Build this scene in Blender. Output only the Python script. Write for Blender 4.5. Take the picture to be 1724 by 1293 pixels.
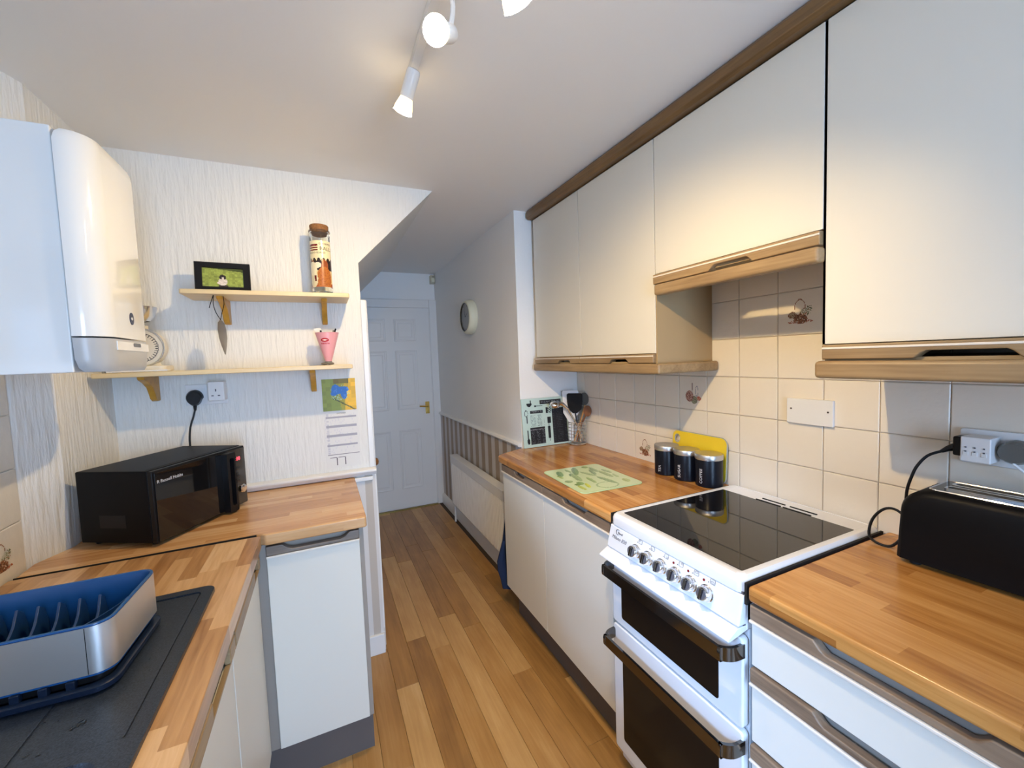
import bpy, bmesh, math, random
from mathutils import Vector, Matrix, Euler
random.seed(7)
PI = math.pi
scene = bpy.context.scene
COL = scene.collection
for o in list(bpy.data.objects): bpy.data.objects.remove(o, do_unlink=True)

# ------------------------------------------------------------------ camera
cam_d = bpy.data.cameras.new('camera'); cam = bpy.data.objects.new('camera', cam_d); COL.objects.link(cam)
FPX = 698.54; ROLL, PITCH, YAW = 0.036603, -0.063214, -0.428665
cam_d.sensor_fit = 'HORIZONTAL'; cam_d.sensor_width = 36.0; cam_d.lens = 36.0*FPX/1724.0
cam_d.clip_start = 0.02; cam_d.clip_end = 50
Rm = (Matrix.Rotation(YAW, 3, 'Z') @ Matrix.Rotation(PITCH, 3, 'X') @ Matrix.Rotation(ROLL, 3, 'Y'))
Bm = Matrix(((1,0,0),(0,0,-1),(0,1,0)))            # camera axes: right, up, back
cam.matrix_world = Matrix.Translation((-1.47602,-1.09958,1.45494)) @ (Rm @ Bm).to_4x4()
scene.camera = cam

# ------------------------------------------------------------------ world, window daylight, exposure
w = bpy.data.worlds.new('sky'); scene.world = w; w.use_nodes = True
w.node_tree.nodes['Background'].inputs[0].default_value = (0.45,0.66,1.0,1)
w.node_tree.nodes['Background'].inputs[1].default_value = 0.8
def area(name, loc, rot, sx, sy, power, col):
    l = bpy.data.lights.new(name,'AREA'); l.shape='RECTANGLE'; l.size=sx; l.size_y=sy; l.energy=power; l.color=col
    o = bpy.data.objects.new(name,l); COL.objects.link(o); o.location=loc; o.rotation_euler=rot; return o
def point_to(o, d): o.rotation_euler = Vector(d).to_track_quat('-Z','Y').to_euler()
DAY = (0.36,0.59,1.0)
a1 = area('window_daylight', (-4.3,-2.95,3.3), (0,0,0), 2.4, 1.3, 950, DAY); point_to(a1,(1,0.55,-0.75))
a2 = area('rear_door_daylight', (-1.15,-2.95,1.15), (0,0,0), 0.75, 1.7, 50, (0.44,0.66,1.0)); point_to(a2,(0.0,1,-0.12))
WARM = (1.0,0.70,0.33)
def spot(name, loc, d, power, size=2.95, blend=1.0, r=0.012):
    l = bpy.data.lights.new(name,'SPOT'); l.energy=power; l.color=WARM; l.spot_size=size; l.spot_blend=blend; l.shadow_soft_size=r
    o = bpy.data.objects.new(name,l); COL.objects.link(o); o.location=loc; point_to(o,d); return o
SPOTS = [ # lamp face position, direction, power
    (Vector((-1.222,0.15,2.165)), Vector((-0.30,0.55,-1.0)), 17),
    (Vector((-1.235,-0.27,2.10)), Vector((-0.55,-0.75,-0.60)), 20),
    (Vector((-1.115,-0.40,2.075)), Vector((1.1,0.62,-1.45)), 27)]
for i,(p,d,e) in enumerate(SPOTS):
    spot('spotlight_beam', p+d.normalized()*0.012, d, e, (2.95,2.2,1.95)[i])
vs = scene.view_settings
vs.view_transform='Standard'; vs.look='None'; vs.gamma=1.0; vs.use_curve_mapping=False; vs.exposure=0.88

# ------------------------------------------------------------------ node / material helpers
def lin(r,g,b):
    f=lambda c:(c/255)/12.92 if c/255<=0.04045 else ((c/255+0.055)/1.055)**2.4
    return (f(r),f(g),f(b),1)
class NT:
    def __init__(s,name):
        s.m=bpy.data.materials.new(name); s.m.use_nodes=True; s.t=s.m.node_tree; s.b=s.t.nodes['Principled BSDF']
    def n(s,ty,**k):
        x=s.t.nodes.new(ty)
        for a,v in k.items():
            if a[0]=='_': x.inputs[int(a[1:])].default_value=v
            else: setattr(x,a,v)
        return x
    def l(s,a,b): s.t.links.new(a,b)
    def math(s,op,a,b=None):
        x=s.n('ShaderNodeMath',operation=op)
        for i,v in enumerate((a,b)):
            if v is None: continue
            if isinstance(v,(int,float)): x.inputs[i].default_value=v
            else: s.l(v,x.inputs[i])
        return x.outputs[0]
    def ramp(s,fac,stops,interp='LINEAR'):
        x=s.n('ShaderNodeValToRGB'); x.color_ramp.interpolation=interp; e=x.color_ramp.elements
        while len(e)<len(stops): e.new(0.5)
        for i,(p,c) in enumerate(stops): e[i].position=p; e[i].color=c
        s.l(fac,x.inputs[0]); return x.outputs[0]
    def bump(s,h,strength,dist=0.002):
        x=s.n('ShaderNodeBump'); x.inputs['Strength'].default_value=strength; x.inputs['Distance'].default_value=dist
        s.l(h,x.inputs['Height']); s.l(x.outputs[0],s.b.inputs['Normal'])
def pm(name,col,rough=0.5,metal=0.0,bump=None,trans=0,ior=1.45,emit=None,coat=0,var=None,spec=None):
    k=NT(name); b=k.b
    b.inputs['Base Color'].default_value=col; b.inputs['Roughness'].default_value=rough; b.inputs['Metallic'].default_value=metal
    b.inputs['IOR'].default_value=ior; b.inputs['Transmission Weight'].default_value=trans; b.inputs['Coat Weight'].default_value=coat
    if spec is not None: b.inputs['Specular IOR Level'].default_value=spec
    if emit: b.inputs['Emission Color'].default_value=emit[0]; b.inputs['Emission Strength'].default_value=emit[1]
    if bump or var:
        g=k.n('ShaderNodeNewGeometry'); no=k.n('ShaderNodeTexNoise'); mp=k.n('ShaderNodeMapping')
        sc=(bump or var)[0]
        mp.inputs['Scale'].default_value=sc if isinstance(sc,tuple) else (sc,sc,sc)
        k.l(g.outputs['Position'],mp.inputs[0]); k.l(mp.outputs[0],no.inputs['Vector']); no.inputs['Scale'].default_value=1; no.inputs['Detail'].default_value=4
        if bump: k.bump(no.outputs[0],bump[1],bump[2] if len(bump)>2 else 0.002)
        if var:
            c=[max(0,x*(1-var[1])) for x in col[:3]]+[1]; d=[min(1,x*(1+var[1])) for x in col[:3]]+[1]
            k.l(k.ramp(no.outputs[0],[(0.3,c),(0.7,d)]),b.inputs['Base Color'])
    return k.m
def stave_mat(name,axis,w,L,stops,rough=0.27,coat=0.12):
    """butcher-block laminate print: staves running along world axis (0=x,1=y)"""
    k=NT(name); g=k.n('ShaderNodeNewGeometry'); sp=k.n('ShaderNodeSeparateXYZ'); k.l(g.outputs['Position'],sp.inputs[0])
    u=sp.outputs[axis]; v=sp.outputs[1-axis]
    vz=k.math('ADD',v,k.math('MULTIPLY',sp.outputs[2],0.97))
    row=k.math('FLOOR',k.math('DIVIDE',vz,w))
    wn=k.n('ShaderNodeTexWhiteNoise',noise_dimensions='1D'); k.l(row,wn.inputs['W'])
    uu=k.math('ADD',k.math('DIVIDE',u,L),k.math('MULTIPLY',wn.outputs['Value'],7.0)); idx=k.math('FLOOR',uu)
    cb=k.n('ShaderNodeCombineXYZ'); k.l(row,cb.inputs[0]); k.l(idx,cb.inputs[1])
    wn2=k.n('ShaderNodeTexWhiteNoise',noise_dimensions='3D'); k.l(cb.outputs[0],wn2.inputs['Vector'])
    mp=k.n('ShaderNodeMapping'); sc=[75,75,75]; sc[axis]=6; mp.inputs['Scale'].default_value=sc
    ad=k.n('ShaderNodeVectorMath',operation='ADD'); k.l(g.outputs['Position'],ad.inputs[0]); k.l(wn2.outputs['Color'],ad.inputs[1])
    k.l(ad.outputs[0],mp.inputs[0]); no=k.n('ShaderNodeTexNoise'); no.inputs['Scale'].default_value=1; no.inputs['Detail'].default_value=6; no.inputs['Distortion'].default_value=0.6
    k.l(mp.outputs[0],no.inputs['Vector'])
    f=k.math('ADD',k.math('MULTIPLY',wn2.outputs['Value'],0.62),k.math('MULTIPLY',k.math('SUBTRACT',no.outputs[0],0.32),0.75))
    col=k.ramp(f,stops)
    k.l(col,k.b.inputs['Base Color']); k.b.inputs['Roughness'].default_value=rough; k.b.inputs['Coat Weight'].default_value=coat; k.b.inputs['Coat Roughness'].default_value=0.12
    return k.m
def grain_mat(name,axis,stops,rough=0.45,scale=60,stretch=3,objrand=False,low=0.25):
    k=NT(name); g=k.n('ShaderNodeNewGeometry'); mp=k.n('ShaderNodeMapping'); sc=[scale]*3; sc[axis]=stretch; mp.inputs['Scale'].default_value=sc
    vec=g.outputs['Position']
    oi=None
    if objrand:
        oi=k.n('ShaderNodeObjectInfo'); ad=k.n('ShaderNodeVectorMath',operation='ADD'); k.l(vec,ad.inputs[0])
        cm=k.n('ShaderNodeCombineXYZ'); k.l(k.math('MULTIPLY',oi.outputs['Random'],9.0),cm.inputs[0]); k.l(k.math('MULTIPLY',oi.outputs['Random'],17.0),cm.inputs[1]); k.l(cm.outputs[0],ad.inputs[1]); vec=ad.outputs[0]
    k.l(vec,mp.inputs[0]); no=k.n('ShaderNodeTexNoise'); no.inputs['Scale'].default_value=1; no.inputs['Detail'].default_value=6; no.inputs['Distortion'].default_value=0.8; k.l(mp.outputs[0],no.inputs['Vector'])
    n2=k.n('ShaderNodeTexNoise'); n2.inputs['Scale'].default_value=1; n2.inputs['Detail'].default_value=3; mp2=k.n('ShaderNodeMapping'); s2=[14]*3; s2[axis]=4; mp2.inputs['Scale'].default_value=s2; k.l(vec,mp2.inputs[0]); k.l(mp2.outputs[0],n2.inputs['Vector'])
    f=k.math('ADD',k.math('MULTIPLY',no.outputs[0],0.45),k.math('MULTIPLY',n2.outputs[0],0.55))
    if oi: f=k.math('ADD',k.math('MULTIPLY',f,0.75),k.math('MULTIPLY',k.math('SUBTRACT',oi.outputs['Random'],0.25),0.42))
    k.l(k.ramp(f,stops),k.b.inputs['Base Color']); k.b.inputs['Roughness'].default_value=rough
    k.bump(no.outputs[0],0.08,0.001)
    return k.m
def paint_mat(name,rough=0.5,coat=0):
    k=NT(name); a=k.n('ShaderNodeVertexColor',layer_name='Col'); k.l(a.outputs['Color'],k.b.inputs['Base Color'])
    k.b.inputs['Roughness'].default_value=rough; k.b.inputs['Coat Weight'].default_value=coat; return k.m

# ------------------------------------------------------------------ mesh builder
class B:
    def __init__(s): s.v=[]; s.f=[]; s.c=None
    def add(s,vs,fs):
        o=len(s.v); s.v+= [tuple(x) for x in vs]; s.f+=[tuple(i+o for i in f) for f in fs]; return s
    def box(s,x0,x1,y0,y1,z0,z1):
        return s.add([(x0,y0,z0),(x1,y0,z0),(x1,y1,z0),(x0,y1,z0),(x0,y0,z1),(x1,y0,z1),(x1,y1,z1),(x0,y1,z1)],
            [(0,3,2,1),(4,5,6,7),(0,1,5,4),(1,2,6,5),(2,3,7,6),(3,0,4,7)])
    def prism(s,pts,axis,a0,a1):
        def P(p,a): return {'x':(a,p[0],p[1]),'y':(p[0],a,p[1]),'z':(p[0],p[1],a)}[axis]
        n=len(pts); return s.add([P(p,a0) for p in pts]+[P(p,a1) for p in pts],
            [tuple(range(n)),tuple(range(2*n-1,n-1,-1))]+[(i,(i+1)%n,n+(i+1)%n,n+i) for i in range(n)])
    def loft(s,rings,closed=True,caps=True):
        n=len(rings[0]); vs=[p for r in rings for p in r]; fs=[]
        for k in range(len(rings)-1):
            for i in range(n if closed else n-1):
                j=(i+1)%n; fs.append((k*n+i,k*n+j,(k+1)*n+j,(k+1)*n+i))
        if caps and closed: fs+= [tuple(range(n-1,-1,-1)),tuple((len(rings)-1)*n+i for i in range(n))]
        return s.add(vs,fs)
    def lathe(s,prof,c=(0,0,0),n=28,M=None,caps=True):
        rings=[]
        for r,z in prof:
            ring=[]
            for i in range(n):
                a=2*PI*i/n; p=Vector((r*math.cos(a),r*math.sin(a),z))
                if M is not None: p=M@p
                ring.append(tuple(p+Vector(c)))
            rings.append(ring)
        return s.loft(rings,True,caps)
    def tube(s,pts,r,n=8,smooth=0,closed=False):
        P=[Vector(p) for p in pts]
        if smooth:
            Q=[]
            m=len(P)
            for i in range(m if closed else m-1):
                if closed: p0,p1,p2,p3=P[i-1],P[i],P[(i+1)%m],P[(i+2)%m]
                else: p0,p1,p2,p3=P[max(i-1,0)],P[i],P[i+1],P[min(i+2,m-1)]
                for k in range(smooth):
                    t=k/smooth; Q.append(0.5*((2*p1)+(-p0+p2)*t+(2*p0-5*p1+4*p2-p3)*t*t+(-p0+3*p1-3*p2+p3)*t**3))
            if not closed: Q.append(P[-1])
            P=Q
        rings=[]; up=Vector((0,0,1)); m=len(P)
        for i,p in enumerate(P):
            a=P[(i-1)%m] if (closed or i>0) else p; b=P[(i+1)%m] if (closed or i<m-1) else p
            t=(b-a).normalized(); 
            if abs(t.dot(up))>0.98: up=Vector((1,0,0))
            x=t.cross(up).normalized(); y=x.cross(t).normalized(); up=y
            if isinstance(r,(list,tuple)):
                tt=i/max(m-1,1)*(len(r)-1); i0=min(int(tt),len(r)-2); rr=r[i0]+(r[i0+1]-r[i0])*(tt-i0)
            else: rr=r
            rings.append([tuple(p+x*math.cos(2*PI*k/n)*rr+y*math.sin(2*PI*k/n)*rr) for k in range(n)])
        if closed: rings.append(rings[0])
        return s.loft(rings,True,not closed)
    def ball(s,c,r,n=14,m=9,sc=(1,1,1)):
        rings=[]
        for j in range(m+1):
            t=PI*(0.02+0.96*j/m)
            rings.append([(c[0]+sc[0]*r*math.sin(t)*math.cos(2*PI*i/n),c[1]+sc[1]*r*math.sin(t)*math.sin(2*PI*i/n),c[2]+sc[2]*r*math.cos(t)) for i in range(n)])
        return s.loft(rings)
    def paint(s,nu,nv,mp,fn):
        if s.c is None: s.c=[]
        for i in range(nu):
            for j in range(nv):
                c=fn((i+.5)/nu,(j+.5)/nv)
                if c is None: continue
                q=[mp(i/nu,j/nv),mp((i+1)/nu,j/nv),mp((i+1)/nu,(j+1)/nv),mp(i/nu,(j+1)/nv)]
                s.add(q,[(0,1,2,3)]); s.c.append(c)
        return s
def rrect(x0,x1,y0,y1,r,n=5,which=(1,1,1,1)):
    """rounded rectangle loop; corners order: (x1,y1),(x0,y1),(x0,y0),(x1,y0)"""
    out=[]
    for (cx,cy,a,sx,sy),wq in zip([(x1,y1,0,-1,-1),(x0,y1,PI/2,1,-1),(x0,y0,PI,1,1),(x1,y0,3*PI/2,-1,1)],which):
        if not wq: out.append((cx,cy)); continue
        for i in range(n+1):
            t=a+PI/2*i/n; out.append((cx+sx*r+r*math.cos(t),cy+sy*r+r*math.sin(t)))
    return out
ROOTLOC={}
def mk(name,b,mat,parent=None,bev=0,seg=2,smooth=None,label=None,loc=None,kind=None):
    me=bpy.data.meshes.new(name); off=Vector((0,0,0))
    if parent is not None: off=ROOTLOC.get(parent.name,Vector((0,0,0)))
    elif loc is not None: off=Vector(loc)
    me.from_pydata([tuple(Vector(v)-off) for v in b.v],[],b.f); me.update()
    if b.c is None:
        bm=bmesh.new(); bm.from_mesh(me); bmesh.ops.recalc_face_normals(bm,faces=bm.faces); bm.to_mesh(me); bm.free()
    else:
        ca=me.color_attributes.new('Col','FLOAT_COLOR','CORNER'); arr=[]
        for p,c in zip(me.polygons,b.c): arr+= list(c)*p.loop_total
        ca.data.foreach_set('color',arr)
    if mat: me.materials.append(mat)
    if smooth is None: smooth = (not bev and b.c is None)
    if smooth or bev:
        me.shade_smooth()
        if not bev: me.set_sharp_from_angle(angle=math.radians(35))
    o=bpy.data.objects.new(name,me); COL.objects.link(o)
    if bev:
        m=o.modifiers.new('b','BEVEL'); m.width=bev; m.segments=seg; m.limit_method='ANGLE'; m.angle_limit=math.radians(35); m.harden_normals=True
    if parent is not None: o.parent=parent; ROOTLOC[o.name]=off
    else: o.location=off; ROOTLOC[o.name]=off
    if label: o['label']=label
    if kind: o['kind']=kind
    return o
def thing(name,label,cat,loc=(0,0,0),rz=0,group=None,local=False,kind=None):
    o=bpy.data.objects.new(name,None); COL.objects.link(o); o.location=loc; o.rotation_euler=(0,0,rz); o.empty_display_size=0.05
    if kind: o['kind']=kind
    else: o['label']=label; o['category']=cat
    if group: o['group']=group
    ROOTLOC[o.name]=Vector((0,0,0)) if local else Vector(loc)
    return o
def tag(o,label,cat,group=None):
    o['label']=label; o['category']=cat
    if group: o['group']=group
    return o
def struct(o): o['kind']='structure'; return o
def text(name,s,size,origin,right,up,mat,parent,sx=1.0,ext=0.0002,align='LEFT',shear=0):
    c=bpy.data.curves.new('t','FONT'); c.body=s; c.size=size; c.extrude=ext; c.align_x=align; c.resolution_u=2; c.shear=shear
    t=bpy.data.objects.new('t',c); COL.objects.link(t)
    bpy.context.view_layer.update()
    me=bpy.data.meshes.new_from_object(t.evaluated_get(bpy.context.evaluated_depsgraph_get()))
    bpy.data.objects.remove(t)
    r=Vector(right).normalized(); u=Vector(up).normalized(); n=r.cross(u)
    off=ROOTLOC.get(parent.name,Vector((0,0,0)))
    for v in me.vertices: v.co=Vector(origin)+r*v.co.x*sx+u*v.co.y+n*v.co.z-off
    me.materials.clear(); me.materials.append(mat)
    o=bpy.data.objects.new(name,me); COL.objects.link(o); o.parent=parent; ROOTLOC[o.name]=off; return o

# ------------------------------------------------------------------ materials
M={}
M['wall']=pm('wall_paper_paint',(.80,.80,.77,1),0.55,bump=((70,70,9),0.9,0.008))
M['wall_plain']=pm('wall_woodchip',(.88,.88,.87,1),0.65,bump=(90,0.35,0.004))
M['ceiling']=pm('ceiling_paint',(.84,.83,.81,1),0.8,bump=(120,0.08,0.002))
M['white']=pm('white_gloss',(.82,.82,.81,1),0.3)
M['door_white']=pm('door_white_gloss',(.80,.80,.79,1),0.35,bump=((160,160,10),0.05,0.001))
M['cab']=pm('cream_door_laminate',(.75,.73,.66,1),0.4,bump=(700,0.05,0.0006))
M['enamel']=pm('white_enamel',(.76,.77,.79,1),0.12,coat=0.4)
M['steel']=pm('polished_steel',(.72,.72,.72,1),0.18,1.0)
M['brushed']=pm('brushed_steel',(.62,.59,.55,1),0.38,1.0,bump=((4,220,220),0.08,0.0006))
M['steelband']=pm('rack_steel_band',(.78,.78,.77,1),0.42,1.0,bump=(14,0.12,0.003),var=None)
M['darkchrome']=pm('dark_chrome',(.17,.16,.15,1),0.12,1.0)
M['chrome']=pm('bright_chrome',(.82,.83,.85,1),0.12,1.0)
M['glassblack']=pm('black_ceramic_glass',(.006,.006,.007,1),0.03,ior=1.6)
M['ovenglass']=pm('oven_door_glass',(.004,.004,.004,1),0.12,spec=0.25)
M['black']=pm('black_plastic',(.007,.007,.008,1),0.35,spec=.3)
M['blackmatte']=pm('black_matt_metal',(.005,.005,.006,1),0.45,spec=.15)
M['blacksatin']=pm('black_satin_canister',(.004,.005,.010,1),0.3,spec=.3)
M['rubber']=pm('black_rubber',(.01,.01,.01,1),0.7)
M['sink']=pm('black_speckled_composite',(.024,.032,.046,1),0.32,bump=(420,0.25,0.0008),var=(500,0.6))  # black composite; bluish lift in the base colour stands in for sheen
M['navy']=pm('navy_plastic',(.01,.045,.15,1),0.3)
M['navydark']=pm('very_dark_blue_plastic',(.006,.014,.035,1),0.3)
M['blue']=pm('blue_plastic_liner',(.012,.085,.26,1),0.25)
M['navycloth']=pm('navy_cotton',(.008,.02,.06,1),0.95,bump=(400,0.3,0.001))
M['grey_plinth']=pm('grey_brown_plinth',(.13,.115,.11,1),0.5)
M['greige']=pm('taupe_laminate',(.33,.29,.25,1),0.5)
M['dark']=pm('dark_gap',(.012,.01,.008,1),0.8)
M['bead']=pm('pale_bead',(.80,.74,.66,1),0.3)
M['yellow']=pm('yellow_plastic_board',(.80,.58,.03,1),0.35)
M['yellow_edge']=pm('grey_board_edge',(.35,.38,.36,1),0.4)
M['grout']=pm('cream_grout',(.66,.56,.46,1),0.8)
M['tile']=pm('cream_glazed_tile',(.82,.76,.66,1),0.3,bump=(45,0.3,0.004))
M['tile2']=pm('cream_glazed_tile_left',(.78,.745,.67,1),0.2,bump=(45,0.3,0.004),coat=0.3)
M['pine']=grain_mat('pale_pine',0,[(0.2,lin(214,190,145)),(0.8,lin(238,220,178))],0.4,70,4)
M['pine_dark']=pm('varnished_pine',lin(200,150,60),0.35,var=(30,0.15))
M['cork']=pm('cork',lin(140,95,55),0.8,var=(160,0.35),bump=(160,0.3))
M['plastic_white']=pm('white_plastic',(.80,.81,.82,1),0.3)
M['boiler']=pm('boiler_white_enamel',(.80,.82,.82,1),0.13,coat=0.5)
M['boiler_grey']=pm('boiler_grey_plastic',(.45,.47,.49,1),0.3)
M['badge']=pm('dark_blue_badge',(.02,.025,.06,1),0.2)
M['brass']=pm('brass',lin(205,170,90),0.25,1.0)
M['gold']=pm('brass_strip',lin(170,150,90),0.35,1.0)
M['screw']=pm('screw_dark',(.08,.07,.06,1),0.4,0.6)
M['pinkmetal']=pm('pink_enamel',lin(232,165,172),0.3)
M['red']=pm('red_print',lin(190,30,40),0.4)
M['redlight']=pm('red_indicator',lin(120,30,35),0.25)
M['display']=pm('red_led',(.3,.0,.0,1),0.4,emit=((1,.05,.08,1),3))
M['ink']=pm('grey_ink',(.10,.10,.12,1),0.5)
M['inklight']=pm('silver_ink',(.62,.63,.65,1),0.4)
M['paper']=pm('paper',(.78,.78,.76,1),0.7)
M['glass']=pm('clear_glass',(.95,.97,.96,1),0.02,trans=1.0)
M['clearplastic']=pm('grey_transparent_plug',(.25,.26,.25,1),0.2,trans=0.5)
M['wood_spoon']=pm('beech_wood',lin(190,140,85),0.55,var=(60,0.2))
M['wood_dark']=pm('dark_stained_wood',lin(120,75,40),0.55,var=(60,0.2))
M['silicone']=pm('grey_silicone',lin(120,118,110),0.5)
M['scale_cream']=pm('cream_enamel',lin(228,222,205),0.3)
M['leafmetal']=pm('tarnished_metal_leaf',(.34,.33,.31,1),0.35,0.9)
M['radiator']=pm('radiator_enamel',(.83,.84,.85,1),0.25)
M['clockcream']=pm('clock_cream_plastic',lin(222,220,195),0.4)
M['clockface']=pm('clock_grey_face',lin(150,150,148),0.3)
M['pir']=pm('aged_cream_plastic',lin(205,200,175),0.45)
M['filament']=pm('lit_lamp_face',(1,.9,.7,1),0.3,emit=((1,.86,.60,1),60))
M['lampglass']=pm('lamp_reflector_glow',(1,.85,.5,1),0.2,emit=((1,.72,.35,1),5))
M['painted']=paint_mat('printed_colour',0.5)
M['paintgloss']=paint_mat('printed_gloss',0.25,0.4)
WT=[(0.05,lin(148,92,40)),(0.40,lin(186,128,64)),(0.68,lin(206,150,84)),(0.95,lin(222,176,114))]
WT2=[(0.0,lin(150,106,64)),(0.36,lin(190,146,98)),(0.65,lin(212,172,126)),(0.95,lin(230,198,156))]
WT3=[(0.05,lin(178,126,78)),(0.40,lin(204,156,104)),(0.68,lin(220,178,130)),(0.95,lin(234,198,154))]
M['wt_y']=stave_mat('oak_block_lengthwise',1,0.042,0.36,WT)
M['wt_x']=stave_mat('oak_block_crosswise',0,0.036,0.30,WT3)
M['wt_l']=stave_mat('oak_block_sink_run',1,0.042,0.30,WT2,0.3,0.15)
M['rail']=grain_mat('limed_oak_rail',1,[(0.25,lin(118,92,62)),(0.75,lin(176,150,112))],0.4,110,5)
M['rail_x']=grain_mat('limed_oak_rail_cross',0,[(0.25,lin(90,82,76)),(0.75,lin(140,130,120))],0.4,110,5)
M['railg']=grain_mat('weathered_oak_rail',1,[(0.25,lin(92,74,60)),(0.75,lin(156,134,112))],0.4,110,5)
M['rail_dark']=grain_mat('dark_oak_cornice',1,[(0.25,lin(96,70,42)),(0.75,lin(142,110,70))],0.4,110,5)
M['sidepanel']=pm('beige_side_panel',lin(170,148,112),0.5,bump=(300,0.1,0.001))
M['plank']=grain_mat('oak_plank',1,[(0.12,lin(132,92,48)),(0.42,lin(176,130,72)),(0.68,lin(202,160,102)),(0.95,lin(222,190,140))],0.33,70,3,True)
M['subfloor']=pm('floor_joint',(.06,.04,.025,1),0.8)
def stripe_mat(name,axis,period,ca,cb,off):
    k=NT(name); g=k.n('ShaderNodeNewGeometry'); sp=k.n('ShaderNodeSeparateXYZ'); k.l(g.outputs['Position'],sp.inputs[0])
    f=k.math('FRACT',k.math('DIVIDE',k.math('ADD',sp.outputs[axis],off+50*period),period))
    k.l(k.ramp(f,[(0.0,ca),(0.52,cb)],'CONSTANT'),k.b.inputs['Base Color']); k.b.inputs['Roughness'].default_value=0.6
    return k.m
M['stripe_y']=stripe_mat('striped_wallpaper_hall',1,0.137,lin(160,145,130),lin(205,203,205),0.02)
M['stripe_x']=stripe_mat('striped_wallpaper_end',0,0.072,lin(222,218,214),lin(196,186,174),0.058)
# thin window pane: mostly transparent with mirror-like reflection
k=NT('window_pane_glass'); tb=k.n('ShaderNodeBsdfTransparent'); gb=k.n('ShaderNodeBsdfGlossy'); gb.inputs['Roughness'].default_value=0.02
fr=k.n('ShaderNodeFresnel'); mx=k.n('ShaderNodeMixShader'); k.l(fr.outputs[0],mx.inputs[0]); k.l(tb.outputs[0],mx.inputs[1]); k.l(gb.outputs[0],mx.inputs[2])
k.l(mx.outputs[0],k.t.nodes['Material Output'].inputs['Surface']); M['pane']=k.m

# ------------------------------------------------------------------ the setting
CZ=2.312; YB=1.02; YE=3.03; YR=-2.6
floor=struct(mk('floor',B().box(-2.5,0.1,YR-.2,YE+.1,-.08,-.005),M['subfloor']))
pl_rows={0:.129,1:.575,2:1.003,3:1.153,4:.912,5:1.033,6:.733,7:.35,8:.2,9:.6,10:.85}
pw=0.0995; plen=1.012; pmesh={}
for i in range(0,13):
    x1=-0.462-i*pw; x0=x1-pw
    base=pl_rows.get(i-1, 0.45)
    yk=base-4*plen
    while yk<YE:
        y0=max(yk,YR); y1=min(yk+plen,YE); yk+=plen
        if y1-y0<0.01: continue
        if x1<-1.72: continue
        if x1<-1.36 and y0>.6: continue
        key=round(y1-y0,3)
        if key not in pmesh:
            g=0.0004; h=0.0012; L=y1-y0
            b=B(); b.add([(g,g,-.005),(pw-g,g,-.005),(pw-g,L-g,-.005),(g,L-g,-.005),(g,g,-h),(pw-g,g,-h),(pw-g,L-g,-h),(g,L-g,-h),
                   (g+h,g+h,0),(pw-g-h,g+h,0),(pw-g-h,L-g-h,0),(g+h,L-g-h,0)],
                  [(0,1,5,4),(1,2,6,5),(2,3,7,6),(3,0,4,7),(4,5,9,8),(5,6,10,9),(6,7,11,10),(7,4,8,11),(8,9,10,11)])
            p=mk('plank',b,M['plank'],floor,smooth=False); p.location=(x0,y0,0); pmesh[key]=p.data
        else:
            p=bpy.data.objects.new('plank',pmesh[key]); COL.objects.link(p); p.parent=floor; p.location=(x0,y0,0)
struct(mk('ceiling',B().box(-2.5,0.1,YR-.2,YE+.1,CZ,CZ+.1),M['ceiling']))
# back wall block with the stair soffit above the hall opening
struct(mk('wall_back',B().prism([(-2.45,0),(-1.272,0),(-1.288,1.93),(-.912,CZ),(-2.45,CZ)],'y',YB,YE),M['wall']))
# left wall: tiled part, patched chamfer, papered part, with window opening
WY0,WY1,WZ0,WZ1=-1.52,-.10,1.10,1.97
b=B(); b.box(-2.45,-2.278,YR,WY0,0,CZ).box(-2.45,-2.278,WY1,.53,0,CZ).box(-2.45,-2.278,WY0,WY1,0,WZ0).box(-2.45,-2.278,WY0,WY1,WZ1,CZ)
b.prism([(-2.45,.53),(-2.278,.53),(-2.272,.54),(-2.225,.645),(-2.22,YB),(-2.45,YB)],'z',0,CZ)
wl=struct(mk('wall_left',b,M['wall'],smooth=False))
wr=struct(mk('wall_right',B().box(.006,.12,YR,1.16,0,CZ),M['grout'],smooth=False))
struct(mk('wall_hall',B().box(-.405,.12,1.135,YE,0,CZ),M['wall_plain'],smooth=False))
struct(mk('wall_end',B().box(-2.45,.12,YE,YE+.1,0,CZ),M['wall_plain'],smooth=False))
struct(mk('wall_rear',B().box(-2.45,-1.6,YR-.1,YR,0,CZ).box(-.7,.12,YR-.1,YR,0,CZ).box(-1.6,-.7,YR-.1,YR,2.05,CZ),M['wall_plain'],smooth=False))
# window in the left wall above the sink
wn=thing('window_1','','',(-2.38,-.81,WZ0),kind='structure')
b=B()
for (y0,y1,z0,z1) in ((WY0,WY1,WZ0,WZ0+.05),(WY0,WY1,WZ1-.05,WZ1),(WY0,WY0+.05,WZ0,WZ1),(WY1-.05,WY1,WZ0,WZ1),(-.835,-.785,WZ0,WZ1)): b.box(-2.41,-2.35,y0,y1,z0,z1)
mk('window_frame',b,M['white'],wn,bev=.004)
mk('pane',B().box(-2.383,-2.379,WY0+.05,-.835,WZ0+.05,WZ1-.05),M['pane'],wn); mk('pane',B().box(-2.383,-2.379,-.785,WY1-.05,WZ0+.05,WZ1-.05),M['pane'],wn)
mk('window_sill',B().box(-2.40,-2.24,WY0,WY1,WZ0-.02,WZ0),M['white'],wn,bev=.003)
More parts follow.
